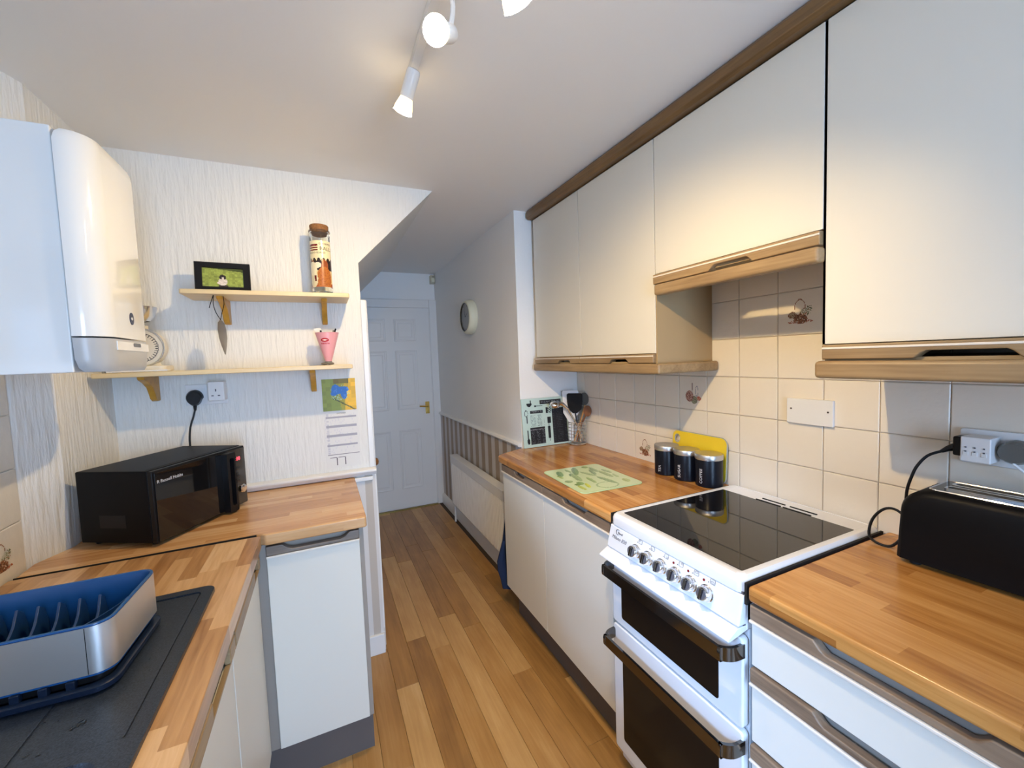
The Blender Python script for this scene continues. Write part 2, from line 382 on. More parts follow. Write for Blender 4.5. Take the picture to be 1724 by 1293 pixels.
# glazed rear door opening
rd=thing('door_3','','',(-1.15,YR-.05,0),kind='structure')
b=B()
for (x0,x1,z0,z1) in ((-1.6,-1.5,0,2.05),(-.8,-.7,0,2.05),(-1.5,-.8,1.95,2.05),(-1.5,-.8,0,.14),(-1.5,-.8,1.0,1.06)): b.box(x0,x1,YR-.07,YR-.02,z0,z1)
mk('door_frame',b,M['white'],rd,bev=.004)
mk('pane',B().box(-1.5,-.8,YR-.047,YR-.043,.14,1.95),M['pane'],rd)

# tiles on the right wall
def tile_mesh(x_in,x_out,w,h):
    """unit tile: front face at x_out"""
    c=.0022; s=1 if x_out>x_in else -1
    b=B(); xm=x_out-s*.0018
    b.add([(x_in,0,0),(x_in,w,0),(x_in,w,h),(x_in,0,h),(xm,0,0),(xm,w,0),(xm,w,h),(xm,0,h),(x_out,c,c),(x_out,w-c,c),(x_out,w-c,h-c),(x_out,c,h-c)],
      [(0,1,5,4),(1,2,6,5),(2,3,7,6),(3,0,4,7),(4,5,9,8),(5,6,10,9),(6,7,11,10),(7,4,8,11),(8,9,10,11)]); return b
T=.15; g=.0011; tiles={}; tm=None
for r in range(-2,4):
    z=1.197+r*T
    ys=range(-8,8)
    for kk in ys:
        y=kk*T
        if r>=2 and not (-4<=kk<=1): continue
        if kk==7:
            t=mk('tile',tile_mesh(.006,0,1.132-y-g*2,T-2*g),M['tile'],wr,smooth=False); t.location=(0,y+g,z+g)
        elif tm is None:
            t=mk('tile',tile_mesh(.006,0,T-2*g,T-2*g),M['tile'],wr,smooth=False); tm=t.data; t.location=(0,y+g,z+g)
        else:
            t=bpy.data.objects.new('tile',tm); COL.objects.link(t); t.parent=wr; t.location=(0,y+g,z+g)
        tiles[(kk,r)]=t
tm2=None; ltiles={}
for r in range(-2,2):
    for kk in range(-3,4):
        y=.53-(4-kk)*T+ .0
        y=.53-(3-kk+1)*T
        z=1.197+r*T
        if tm2 is None:
            t=mk('tile',tile_mesh(-2.278,-2.272,T-2*g,T-2*g),M['tile2'],wl,smooth=False); tm2=t.data
        else:
            t=bpy.data.objects.new('tile',tm2); COL.objects.link(t); t.parent=wl
        t.location=(0,y+g,z+g); ltiles[(kk,r)]=t
# still-life prints on three tiles of the right wall and one of the left
def E(u,v,cu,cv,ru,rv): return ((u-cu)/ru)**2+((v-cv)/rv)**2
def hsh(a,b): return (math.sin(a*127.1+b*311.7)*43758.5453)%1.0
BR=[lin(120,70,45),lin(150,95,60),lin(95,60,40),lin(165,125,90)]
def motif_basket(u,v):
    h=hsh(int(u*40),int(v*40))
    e=E(u,v,.5,.62,.20,.30)
    if .86<e<1.10 and v>.6: return BR[1]
    if E(u,v,.52,.26,.26,.17)<1: return BR[int(h*4)] if h<.9 else lin(225,215,200)
    if E(u,v,.22,.40,.16,.12)<1: return lin(170,150,120) if h<.7 else BR[0]
    if E(u,v,.70,.48,.20,.14)<1 and h<.7: return [lin(190,190,165),lin(120,125,85),lin(170,110,80)][int(h*4)%3]
    if E(u,v,.5,.16,.48,.06)<1 and h<.6: return lin(175,95,60)
    if E(u,v,.85,.6,.1,.1)<1 and h<.4: return lin(90,100,60)
    return None
def motif_jug(u,v):
    h=hsh(int(u*40),int(v*40))
    if abs(u-.42-.06*v)<.025 and v>.5: return lin(150,130,120)
    if E(u,v,.30,.38,.24,.26)<1: return [lin(170,120,105),lin(200,170,155),lin(120,70,60)][int(h*3)]
    if E(u,v,.58,.22,.20,.18)<1: return lin(150,150,120) if h<.7 else lin(110,100,80)
    if E(u,v,.86,.30,.13,.10)<1: return lin(200,110,85) if h<.8 else lin(220,160,130)
    if .8<E(u,v,.74,.62,.08,.22)<1.3: return lin(140,140,150)
    return None
def motif_right(kk,r,cy,cz,w,h,fn,rows):
    t=tiles[(kk,r)]
    b=B().paint(34,34,lambda u,v:(-.0008,cy+w/2-u*w,cz-h/2+v*h),fn)
    p=mk('printed_motif',b,M['painted'],None); p.parent=t; p.location=-t.location
    return p
motif_right(-2,2,-.225,1.574,.088,.098,motif_basket,0)
motif_right(1,0,.222,1.268,.088,.095,motif_jug,0)
motif_right(3,-2,.526,.972,.088,.10,motif_basket,0)
def motif_left(t,cy,cz,w,h,fn):
    b=B().paint(30,30,lambda u,v:(-2.2712,cy-w/2+u*w,cz-h/2+v*h),fn); p=mk('printed_motif',b,M['painted'],None); p.parent=t; p.location=-t.location
motif_left(ltiles[(3,-2)],.435,.975,.085,.09,motif_basket)

# hall: dado stripes, rails, skirting
struct(mk('trim_1',B().box(-.41,-.405,1.14,YE,.10,.915),M['stripe_y'],smooth=False))
struct(mk('trim_2',B().prism([(-.405,.912),(-.424,.915),(-.43,.925),(-.424,.935),(-.405,.94)],'y',1.138,YE),M['white']))
struct(mk('baseboard_hall',B().prism([(-.405,0),(-.43,0),(-.43,.085),(-.42,.10),(-.405,.105)],'y',1.14,YE),M['white']))
struct(mk('trim_3',B().box(-1.80,-1.272,1.014,YB,.10,.91).box(-1.272,-1.268,1.014,1.10,.10,.91),M['stripe_x'],smooth=False))
struct(mk('trim_4',B().prism([(YB,.912),(.998,.914),(.99,.925),(.985,.932),(.985,.940),(.992,.945),(YB,.947)],'x',-2.22,-1.262),M['white'],bev=.002))
struct(mk('trim_5',B().box(-1.42,-1.278,1.0,1.016,.885,.905),M['white'],bev=.003))
struct(mk('baseboard_back',B().box(-1.36,-1.266,1.0,1.02,0,.10).box(-1.272,-1.262,1.02,1.12,0,.10),M['white'],bev=.004))
# side door (cupboard under the stairs): architrave and knob
d2=thing('door_2','','',(-1.272,1.55,0),kind='structure')
mk('door_frame',B().box(-1.272,-1.256,1.055,1.115,0,1.76).box(-1.272,-1.256,1.115,1.90,1.70,1.76).box(-1.272,-1.256,1.84,1.90,0,1.70),M['white'],d2,bev=.004)
mk('door_leaf',B().box(-1.272,-1.262,1.12,1.84,.01,1.70),M['door_white'],d2,bev=.002)
Mx=Matrix.Rotation(PI/2,3,'Y')
mk('door_knob',B().lathe([(.010,0),(.010,.018),(.019,.022),(.022,.032),(.016,.042),(.004,.046)],(-1.262,1.30,.905),18,Mx),M['cork'],d2,label='small round brown knob')
struct(mk('trim_6',B().box(-1.290,-1.266,1.012,1.034,.947,1.757),M['white'],bev=.003))

# hall door (six panels) in the end wall
d1=thing('door_1','','',(-.86,YE,0),kind='structure')
b=B(); b.box(-.475,-.395,YE-.032,YE,0,2.055).box(-1.32,-.475,YE-.032,YE,1.975,2.055).box(-1.32,-1.245,YE-.032,YE,0,1.975)
b.box(-.482,-.470,YE-.02,YE,0,1.985)
mk('door_frame',b,M['door_white'],d1,bev=.006)
leaf=mk('door_leaf',B().box(-1.245,-.480,YE-.016,YE,.018,1.975),M['door_white'],d1,bev=.002)
for (x0,x1) in ((-1.115,-.915),(-.812,-.625)):
    for (z0,z1) in ((1.665,1.855),(1.0,1.55),(.215,.775)):
        bb=B(); 
        def fr_ring(o,y): return [(x0-o,y,z0-o),(x1+o,y,z0-o),(x1+o,y,z1+o),(x0-o,y,z1+o)]
        bb.loft([fr_ring(.012,YE-.016),fr_ring(.006,YE-.021),fr_ring(-.002,YE-.020),fr_ring(-.012,YE-.014),fr_ring(-.020,YE-.014),fr_ring(-.032,YE-.020)],True,False)
        bb.add(fr_ring(-.032,YE-.020),[(0,1,2,3)])
        mk('door_panel',bb,M['door_white'],leaf,smooth=False)
b=B().box(-.555,-.515,YE-.020,YE-.016,.93,1.05); mk('handle_plate',b,M['brass'],d1,bev=.003,label='brass handle back plate')
mk('door_handle',B().tube([(-.535,YE-.02,1.005),(-.535,YE-.05,1.005),(-.548,YE-.058,1.005),(-.62,YE-.055,1.012)],[.009,.009,.009,.006],10,4),M['brass'],d1,label='brass lever handle')
struct(mk('trim_7',B().box(-1.245,-.478,YE-.05,YE-.014,0,.006),M['gold'],bev=.002))

# ------------------------------------------------------------------ ceiling spotlight fitting
sp=thing('ceiling_spotlight','white ceiling spotlight bar with three lit lamp heads','light',(-1.18,-.15,CZ))
mk('ceiling_bar',B().prism(rrect(-1.195,-1.171,-.56,.20,.012),'z',CZ-.022,CZ),M['white'],sp,bev=.003)
heads=[(Vector((-1.185,.17,CZ-.02)),0),(Vector((-1.185,-.20,CZ-.02)),1),(Vector((-1.175,-.46,CZ-.02)),2)]
for base,i in heads:
    p,d,e=SPOTS[i]; d=d.normalized(); q=d.to_track_quat('Z','Y').to_matrix(); back=p-d*.118
    hd=mk('lamp_head',B().lathe([(.008,0),(.0175,.004),(.019,.012),(.0185,.072),(.017,.075)],back,20,q),M['white'],sp)
    mk('lamp_reflector',B().lathe([(.016,.072),(.019,.082),(.0245,.10),(.0262,.112)],back,20,q,caps=False),M['lampglass'],hd,label='glowing glass reflector lamp')
    mk('lamp_face',B().lathe([(.0262,.111),(.0262,.113),(.015,.1165),(.001,.1175)],back,20,q),M['filament'],hd,label='lit lamp face')
    mid=back+d*.012
    arm=mk('lamp_arm',B().tube([base,base+Vector((0,0,-.02)),(base+mid)/2+Vector((.012,0,-.008)),mid],.0055,8,4),M['white'],sp)

# ------------------------------------------------------------------ right run: base units, worktops
def rail_poly(y0,y1,z0,z1,n0,n1,dep,top=True,s=.022):
    if n0 is None: return [(y0,z0),(y1,z0),(y1,z1),(y0,z1)]
    if top: return [(y0,z0),(y1,z0),(y1,z1),(n1,z1),(n1-s*.6,z1-dep*.7),(n1-s,z1-dep),(n0+s,z1-dep),(n0+s*.6,z1-dep*.7),(n0,z1),(y0,z1)]
    return [(y0,z0),(n0,z0),(n0+s*.6,z0+dep*.7),(n0+s,z0+dep),(n1-s,z0+dep),(n1-s*.6,z0+dep*.7),(n1,z0),(y1,z0),(y1,z1),(y0,z1)]
def base_unit(label,y0,y1,n0,n1):
    t=thing('base_cabinet',label,'cabinet',(-.3,(y0+y1)/2,0))
    mk('cabinet_body',B().box(-.57,-.01,y0,y1,.17,.868),M['greige'],t)
    d=mk('cabinet_door',B().box(-.592,-.571,y0+.0015,y1-.0015,.172,.826),M['cab'],t,bev=.0015)
    mk('handle_rail',B().prism(rail_poly(y0+.0015,y1-.0015,.832,.868,n0,n1,.020),'x',-.600,-.578),M['railg'],d,bev=.003,label='wooden rail with a cut-out finger grip')
    mk('bead_strip',B().box(-.604,-.575,y0+.0015,y1-.0015,.825,.8315),M['bead'],d,bev=.002,label='pale strip under the wooden rail')
    return t
base_unit('white base cabinet under the worktop, next to the cooker',.045,.535,.185,.365)
base_unit('white base cabinet under the worktop, at the hall end',.535,1.0,.71,.84)
tag(mk('plinth',B().box(-.53,-.515,.03,.985,0,.168),M['grey_plinth'],loc=(-.52,.5,0)),'dark grey-brown plinth under the white base doors left of the cooker','plinth')
def nose_worktop(name,label,pts,z0,z1,mat,loc,r=.009):
    o=mk(name,B().prism(pts,'z',z0,z1),mat,loc=loc,bev=r,seg=4); return tag(o,label,'worktop')
nose_worktop('worktop','oak-block worktop left of the cooker, with the green mat on it',[(-.605,.034),(-.605,1.03),(-.585,1.055),(-.43,1.128),(-.001,1.128),(-.001,.034)],.872,.91,M['wt_y'],(-.3,.55,.872))
nose_worktop('worktop','oak-block worktop right of the cooker, with the toaster on it',[(-.613,-2.2),(-.613,-.476),(-.001,-.476),(-.001,-2.2)],.872,.91,M['wt_y'],(-.3,-1.3,.872))
# drawer units
def drawer_unit(label,y0,y1,n0,n1):
    t=thing('drawer_unit',label,'drawers',(-.3,(y0+y1)/2,0))
    mk('cabinet_body',B().box(-.575,-.01,y0,y1,.17,.868),M['greige'],t)
    for (za,zb) in ((.716,.866),(.528,.713),(.35,.524),(.172,.346)):
        d=mk('drawer',B().box(-.600,-.577,y0+.002,y1-.002,za,zb-.042),M['cab'],t,bev=.0015)
        mk('handle_rail',B().prism(rail_poly(y0+.002,y1-.002,zb-.036,zb-.001,n0,n1,.020),'x',-.609,-.585),M['railg'],d,bev=.004,label='wooden rail with a cut-out finger grip')
        mk('bead_strip',B().box(-.612,-.58,y0+.002,y1-.002,zb-.043,zb-.0365),M['bead'],d,bev=.002,label='pale strip under the wooden rail')
    return t
drawer_unit('white drawer unit with wooden grip rails right of the cooker',-1.07,-.476,-.86,-.615)
drawer_unit('white drawer unit on the camera side of the one beside the cooker',-1.67,-1.07,-1.46,-1.25)

# ------------------------------------------------------------------ cooker
ck=thing('cooker','white freestanding electric cooker with black glass hob and two ovens','cooker',(-.3,-.22,0))
CY0,CY1=-.466,.024
mk('cooker_body',B().box(-.585,-.02,CY0+.004,CY1-.004,.03,.80),M['enamel'],ck,bev=.004)
mk('cooker_side',B().box(-.60,-.02,CY0,CY1,.79,.885),M['enamel'],ck,bev=.004)
mk('plinth_panel',B().box(-.56,-.55,CY0+.01,CY1-.01,0,.1),M['black'],ck)
# top tray with raised rounded rim
b=B(); b.loft([[(x,y,z) for x,y in rrect(-.613+o,-.012-o*.3,CY0+o,CY1-o,max(.022-o*.4,.006))] for o,z in ((0,.882),(0,.905),(.003,.914),(.010,.920),(.024,.9205),(.030,.918))],True,True)
mk('hob_tray',b,M['enamel'],ck)
mk('hob_glass',B().prism(rrect(-.578,-.096,-.439,-.003,.004),'z',.914,.9195),M['glassblack'],ck,bev=.0008,label='black ceramic hob glass')
for (xa,ya,yb) in ((-.068,-.142,-.222),(-.093,-.135,-.222),(-.068,-.238,-.322),(-.093,-.230,-.318)):
    mk('vent_slot',B().box(xa-.0022,xa+.0022,yb,ya,.9185,.9212),M['dark'],ck)
# front control panel, slightly raked
mk('panel_gap_shade',B().box(-.608,-.58,CY0+.003,CY1-.003,.800,.886),M['ink'],ck)  # dark backing, paints the shade in the gaps around the panel
pf=[(-.612,.8795),(-.630,.807),(-.585,.807),(-.585,.8795)]
mk('control_panel',B().prism(pf,'y',CY0,CY1),M['enamel'],ck,bev=.004,seg=3)
mk('panel_lip',B().prism([(-.629,.8035),(-.66,.786),(-.662,.780),(-.655,.778),(-.585,.792),(-.585,.803)],'y',CY0+.002,CY1+.002),M['enamel'],ck,bev=.002)
import_n=Vector((-.083,0,.018)).normalized()     # outward normal of the raked panel
def panel_pt(y,z,o=0): # on raked face
    t=(.886-z)/.083; return Vector((-.612-.018*t,y,z))+Vector((-.977,0,.212))*o
kq=Vector((-.977,0,.212)).to_track_quat('Z','Y').to_matrix()
for i,yk in enumerate((-.113,-.165,-.219,-.272,-.323,-.373)):
    c=panel_pt(yk,.841)
    kb=mk('control_knob',B().lathe([(.0215,0),(.0215,.004),(.019,.006),(.0175,.020),(.016,.022),(.001,.022)],c,26,kq),M['chrome'],ck,label='chrome control knob')
    n=Vector((-.977,0,.212)); up=Vector((.212,0,.977)); rt=Vector((0,-1,0))
    a=math.radians(8); u2=up*math.cos(a)+rt*math.sin(a); r2=rt*math.cos(a)-up*math.sin(a)
    def gp(w,h,z): return [tuple(c+r2*w*sx+u2*h*sy+n*z) for sx,sy in ((-1,-1),(1,-1),(1,1),(-1,1))]
    mk('knob_grip',B().loft([gp(.0050,.0150,.020),gp(.0036,.0140,.0285)]),M['darkchrome'],kb,bev=.0012)
    mk('knob_disc',B().lathe([(.0135,.0215),(.0135,.0228),(.0001,.0228)],c,22,kq),M['ink'],kb)
    mk('indicator_dot',B().lathe([(.0014,0),(.0014,.0008)],panel_pt(yk,.869,.0),8,kq),M['ink'],ck)
    # hob / oven symbol above each knob
    cc=panel_pt(yk-.012,.874); 
    def sq(w,h,o,cc=cc): return [tuple(cc+rt*x+up*y+n*o) for x,y in rrect(-w,w,-h,h,w*.3,2)]
    b=B(); b.loft([sq(.0075,.0065,.0004),sq(.0075,.0065,.0009),sq(.0068,.0058,.0009),sq(.0068,.0058,.0004),sq(.0075,.0065,.0004)],True,False)
    mk('zone_symbol',b,M['ink'],ck)
    ox,oy=((-.003,.0028),(-.003,-.0028),(.003,-.0028),(.003,.0028),(0,.002),(0,-.002))[i]
    c3=cc+rt*ox+up*oy
    mk('zone_symbol',B().tube([tuple(c3+rt*.0026*math.cos(t*PI/5)*(1.0 if i<4 else 1.9)+up*.0026*math.sin(t*PI/5)+n*.0008) for t in range(10)],.0004,4,closed=True),M['ink'],ck)
    if i>=3: mk('indicator_light',B().lathe([(.0034,0),(.0032,.0012),(.0005,.0018)],panel_pt(yk+.014,.868),12,kq),M['redlight'],ck,label='small red indicator light')
rt=(0,-1,0); up=(.212,0,.977)
ring_c=panel_pt(-.020,.866,.0008)
mk('brand_emblem',B().tube([tuple(ring_c+Vector(rt)*.0085*math.cos(t)+Vector(up)*.0085*math.sin(t)) for t in [PI*.25+i*PI*1.45/12 for i in range(13)]],[.0003+.0009*math.sin(i*PI/12) for i in range(13)],5),M['ink'],ck)
text('lettering','Flavel',.0105,panel_pt(-.020,.861,.0004),rt,up,M['ink'],ck)
text('lettering','Milano E50',.0165,panel_pt(.006,.841,.0004),rt,up,M['ink'],ck,sx=.95,shear=.35)
# oven doors
def oven_door(z0,z1,g0,g1,hz,lab):
    d=mk('oven_door',B().prism(rrect(CY0+.002,CY1-.002,z0,z1,.012),'x',-.612,-.588),M['enamel'],ck,bev=.005,seg=3)
    mk('oven_window',B().prism(rrect(-.398,-.026,g0,g1,.008),'x',-.6135,-.609),M['ovenglass'],d,label=lab)
    ya,yb=-.462,.016; pts=[(-.606,ya,hz),(-.640,ya+.004,hz),(-.662,ya+.022,hz),(-.664,ya+.05,hz),(-.664,yb-.05,hz),(-.662,yb-.022,hz),(-.640,yb-.004,hz),(-.606,yb,hz)]
    P=[Vector(p) for p in pts]; b=B(); rings=[]
    Q=[]
    for i in range(len(P)-1):
        p0,p1,p2,p3=P[max(i-1,0)],P[i],P[i+1],P[min(i+2,len(P)-1)]
        for k2 in range(4):
            t=k2/4; Q.append(0.5*((2*p1)+(-p0+p2)*t+(2*p0-5*p1+4*p2-p3)*t*t+(-p0+3*p1-3*p2+p3)*t**3))
    Q.append(P[-1])
    for i,p in enumerate(Q):
        a=Q[max(i-1,0)]; c=Q[min(i+1,len(Q)-1)]; t=(c-a).normalized(); nn=Vector((t.y,-t.x,0))
        rings.append([tuple(p+nn*x+Vector((0,0,y))) for x,y in ((-.004,-.017),(.004,-.017),(.006,-.010),(.006,.010),(.004,.017),(-.004,.017))])
    b.loft(rings); mk('door_handle',b,M['darkchrome'],d,label='dark chrome bar handle')
oven_door(.543,.772,.572,.690,.742,'black upper oven window')
oven_door(.085,.535,.140,.428,.500,'black lower oven window')
# black gap trim between worktop and cooker
mk('edge_strip',B().box(-.605,-.02,CY1+.001,CY1+.007,.86,.9135),M['dark'],ck)
mk('edge_strip',B().box(-.610,-.02,CY0-.007,CY0-.001,.86,.912),M['dark'],ck)

# ------------------------------------------------------------------ upper cabinets
XF=-.300
def upper(name,label,y0,y1,z0,notch,side=None):
    t=thing(name,label,'cabinet',(-.15,(y0+y1)/2,z0))
    mk('cabinet_body',B().box(XF+.022,-.001,y0,y1,z0-.01,2.255),M['sidepanel'],t)
    d=mk('cabinet_door',B().box(XF,XF+.02,y0+.001,y1-.001,z0,2.252),M['cab'],t,bev=.001)
    h=mk('handle_rail',B().prism(rail_poly(y0+.001,y1-.001,z0-.038,z0-.002,notch[0],notch[1],.017,False,.02),'x',XF-.014,XF+.018),M['rail'],d,bev=.003,label='wooden grip rail along the lower door edge')
    mk('bead_strip',B().box(XF-.0155,XF-.01,y0+.002,y1-.002,z0-.013,z0-.008),M['bead'],d,bev=.001,label='pale strip on the wooden rail')
    return t
u1=upper('wall_cabinet','cream wall cabinet above the worktop, nearest the hall',.633,1.10,1.452,(.71,.84))
u2=upper('wall_cabinet','cream wall cabinet above the worktop, between the hall-end cabinet and the hood',.127,.631,1.452,(.27,.40))
mk('side_panel',B().box(XF+.002,-.001,.121,.127,1.42,1.735),M['sidepanel'],u2)
mk('light_rail',B().prism([(-.326,.088),(-.326,1.10),(-.300,1.10),(-.300,.115),(-.002,.115),(-.002,.088)],'z',1.372,1.412),M['rail'],u2,bev=.009,seg=4,label='rounded wooden rail under the cabinet')
mk('under_panel',B().box(-.30,-.002,.12,1.10,1.40,1.42),M['sidepanel'],u2)
hd=thing('cooker_hood_cabinet','cream hood cabinet above the cooker, shorter than its neighbours','cabinet',(-.15,-.17,1.7))
mk('cabinet_body',B().box(XF+.022,-.001,-.460,.120,1.74,2.255),M['sidepanel'],hd)
d=mk('cabinet_door',B().box(XF,XF+.02,-.457,.124,1.752,2.252),M['cab'],hd,bev=.001)
mk('handle_rail',B().prism(rail_poly(-.457,.124,1.712,1.748,-.275,-.125,.018,False,.02),'x',XF-.014,XF+.018),M['rail'],d,bev=.003,label='wooden grip rail along the lower door edge')
mk('bead_strip',B().box(XF-.0155,XF-.01,-.456,.123,1.737,1.742),M['bead'],d,bev=.001,label='pale strip on the wooden rail')
mk('light_rail',B().box(-.330,-.295,-.462,.104,1.667,1.707),M['rail'],hd,bev=.008,seg=4,label='rounded wooden rail under the hood door')
mk('hood_underside',B().box(-.296,-.002,-.458,.118,1.722,1.74),M['sidepanel'],hd)
u4=upper('wall_cabinet','cream wall cabinet right of the hood, above the toaster',-1.065,-.463,1.460,(-.80,-.645))
mk('side_panel',B().box(XF+.002,-.001,-.4625,-.4575,1.42,2.25),M['sidepanel'],u4)
mk('light_rail',B().prism([(-.332,-2.0),(-.332,-.455),(-.002,-.455),(-.002,-.48),(-.300,-.48),(-.300,-2.0)],'z',1.374,1.418),M['rail'],u4,bev=.010,seg=4,label='rounded wooden rail under the cabinet')
mk('under_panel',B().box(-.30,-.002,-2.0,-.465,1.405,1.425),M['sidepanel'],u4)
mk('edge_strip',B().box(-.298,-.29,-.4625,-.4575,1.46,2.25),M['rail_dark'],u4)
upper('wall_cabinet','cream wall cabinet on the near side of the one above the toaster',-1.67,-1.067,1.460,(-1.45,-1.3))
tag(mk('cornice',B().prism([(-.292,2.258),(-.322,2.258),(-.334,2.268),(-.334,2.298),(-.325,2.31),(-.30,2.3115),(-.292,2.3115)],'y',-1.67,1.115),M['rail_dark'],loc=(-.3,.2,2.258),bev=.002),'dark oak cornice between the wall cabinets and the ceiling','cornice')

# ------------------------------------------------------------------ left run
oq=[(-1.687,-2.4),(-1.687,.441),(-2.268,.448),(-2.268,-2.4)]; iq=[(-1.752,-1.044),(-1.752,.124),(-2.210,.124),(-2.210,-1.044)]
b=B(); b.loft([[(x,y,z) for x,y in q_] for q_,z in ((oq,.872),(oq,.910),(iq,.910),(iq,.872),(oq,.872))],True,False)
tag(mk('worktop',b,M['wt_l'],loc=(-2.0,-.9,.872),bev=.006,seg=3),'oak-block worktop around the black sink, running towards the camera','worktop')
nose_worktop('worktop','oak-block worktop under the microwave, in front of the shelves',[(-2.262,.4555),(-1.69,.4535),(-1.675,.440),(-1.366,.437),(-1.362,.445),(-1.362,1.012),(-2.219,1.012),(-2.222,.648),(-2.266,.545)],.872,.910,M['wt_x'],(-1.8,.75,.872),.005)
tag(mk('joint_strip',B().box(-2.262,-1.70,.4490,.4528,.874,.9106),M['dark'],loc=(-1.98,.452,.874)),'thin dark strip where the two left worktops meet','joint')
# cabinet facing the camera under the microwave worktop
fc=thing('base_cabinet','white single-door cabinet under the microwave worktop, facing the camera','cabinet',(-1.54,.72,0))
mk('cabinet_body',B().box(-1.708,-1.374,.475,1.0,.165,.868),M['greige'],fc)
mk('side_post',B().box(-1.708,-1.678,.462,.475,.155,.868),M['greige'],fc); mk('side_post',B().box(-1.388,-1.374,.462,.475,.155,.868),M['greige'],fc)
d=mk('cabinet_door',B().box(-1.677,-1.389,.450,.474,.160,.826),M['cab'],fc,bev=.002)
mk('handle_rail',B().prism([(-1.677,.834),(-1.389,.834),(-1.389,.866),(-1.42,.866),(-1.435,.852),(-1.45,.846),(-1.60,.846),(-1.615,.853),(-1.63,.866),(-1.677,.866)],'y',.444,.468),M['rail_x'],d,bev=.003,label='grey wooden rail with a finger grip')
mk('bead_strip',B().box(-1.677,-1.389,.443,.470,.826,.833),M['bead'],d,bev=.001,label='pale strip under the rail')
mk('plinth_board',B().box(-1.72,-1.376,.495,.51,0,.158).box(-1.395,-1.376,.51,.98,0,.158),M['grey_plinth'],fc)
# sink cabinets facing the aisle
def left_unit(label,y0,y1,notches):
    t=thing('base_cabinet',label,'cabinet',(-2.0,(y0+y1)/2,0))
    mk('cabinet_body',B().box(-2.26,-1.722,y0,y1,.165,.745).box(-1.740,-1.722,y0,y1,.745,.868),M['greige'],t)
    d=mk('cabinet_door',B().box(-1.722,-1.703,y0+.002,y1-.002,.168,.800),M['cab'],t,bev=.0015)
    for a,b_ in zip([y0+.002]+[n[1] for n in notches],[n[0] for n in notches]+[y1-.002]):
        mk('handle_rail',B().box(-1.708,-1.694,a,b_,.806,.842),M['rail'],d,bev=.003,label='wooden grip rail')
    mk('notch_shade',B().box(-1.722,-1.708,y0+.002,y1-.002,.806,.842),M['dark'],d)  # dark strip standing in for the shade inside the grip notches
    mk('bead_strip',B().box(-1.706,-1.696,y0+.002,y1-.002,.800,.806).box(-1.712,-1.696,y0+.002,y1-.002,.842,.848),M['rail'],d,bev=.001)
    mk('top_board',B().box(-1.712,-1.700,y0,y1,.85,.870),M['greige'],t)
    return t
left_unit('white base cabinet under the sink run, next to the corner',.02,.44,[(.33,.42)])
left_unit('white base cabinet under the sink run, nearer the camera',-.46,.016,[(-.20,-.04)])
left_unit('white base cabinet under the sink, at the bottom edge of the photo',-1.06,-.464,[(-.86,-.60)])
tag(mk('plinth',B().box(-1.775,-1.76,-1.06,.455,0,.162),M['grey_plinth'],loc=(-1.77,-.3,0)),'dark plinth under the sink cabinets','plinth')

# sink
sk=thing('sink','black speckled composite sink with ribbed drainer','sink',(-2.0,-.4,.91))
b=B()
b.prism(rrect(-2.215,-1.748,-.325,.128,.022,5,(1,1,0,0)),'z',.9105,.9135)
mk('drainer_base',b,M['sink'],sk)
o=.024
outer=rrect(-2.215,-1.746,-1.05,.130,.024,5); inner=rrect(-2.215+o,-1.746-o,-1.05+o,.130-o,.012,5)
b=B(); b.loft([[(x,y,z) for x,y in l] for l,z in ((outer,.9105),(outer,.9165),([(x*.998-.002*2.0,y) for x,y in outer],.9185),(inner,.9185),(inner,.9125))],True,False)
mk('sink_rim',b,M['sink'],sk)
xs=[-1.772,-1.905,-2.035,-2.165,-2.19]
for a,c in zip(xs[:-1],xs[1:]):
    mk('drainer_panel',B().prism(rrect(c+.002,a-.002,-.325,.104,.006,3),'z',.9135,.9158),M['sink'],sk,bev=.0008)
bx0,bx1,by0,by1=-2.13,-1.786,-.98,-.348
b=B(); bo=rrect(-2.191,-1.770,-1.026,-.325,.002,5); bi=rrect(bx0,bx1,by0,by1,.035,5)
b.loft([[(x,y,z) for x,y in l] for l,z in ((bo,.9125),(bo,.9158),(bi,.9158),(rrect(bx0+.004,bx1-.004,by0+.004,by1-.004,.035,5),.908),(rrect(bx0+.02,bx1-.02,by0+.02,by1-.02,.05,5),.76))],True,False)
b.add([(x,y,.76) for x,y in rrect(bx0+.02,bx1-.02,by0+.02,by1-.02,.05,5)],[tuple(range(24))])
mk('sink_bowl',b,M['sink'],sk)
b=B()
for (x,y,r) in ((-1.845,-.262,.006),(-1.853,-.268,.004),(-1.80,-.13,.003),(-1.86,-.215,.0025),(-1.90,-.235,.0025),(-1.79,-.165,.0022),(-1.89,-.30,.004),(-1.875,-.305,.003),(-1.88,-.24,.002)):
    b.ball((x,y,.9158),r,10,6,(1,1.3,.35))
mk('water_drops',b,M['glass'],sk,kind='stuff')
# water on surface is stuff; keep it on the drainer

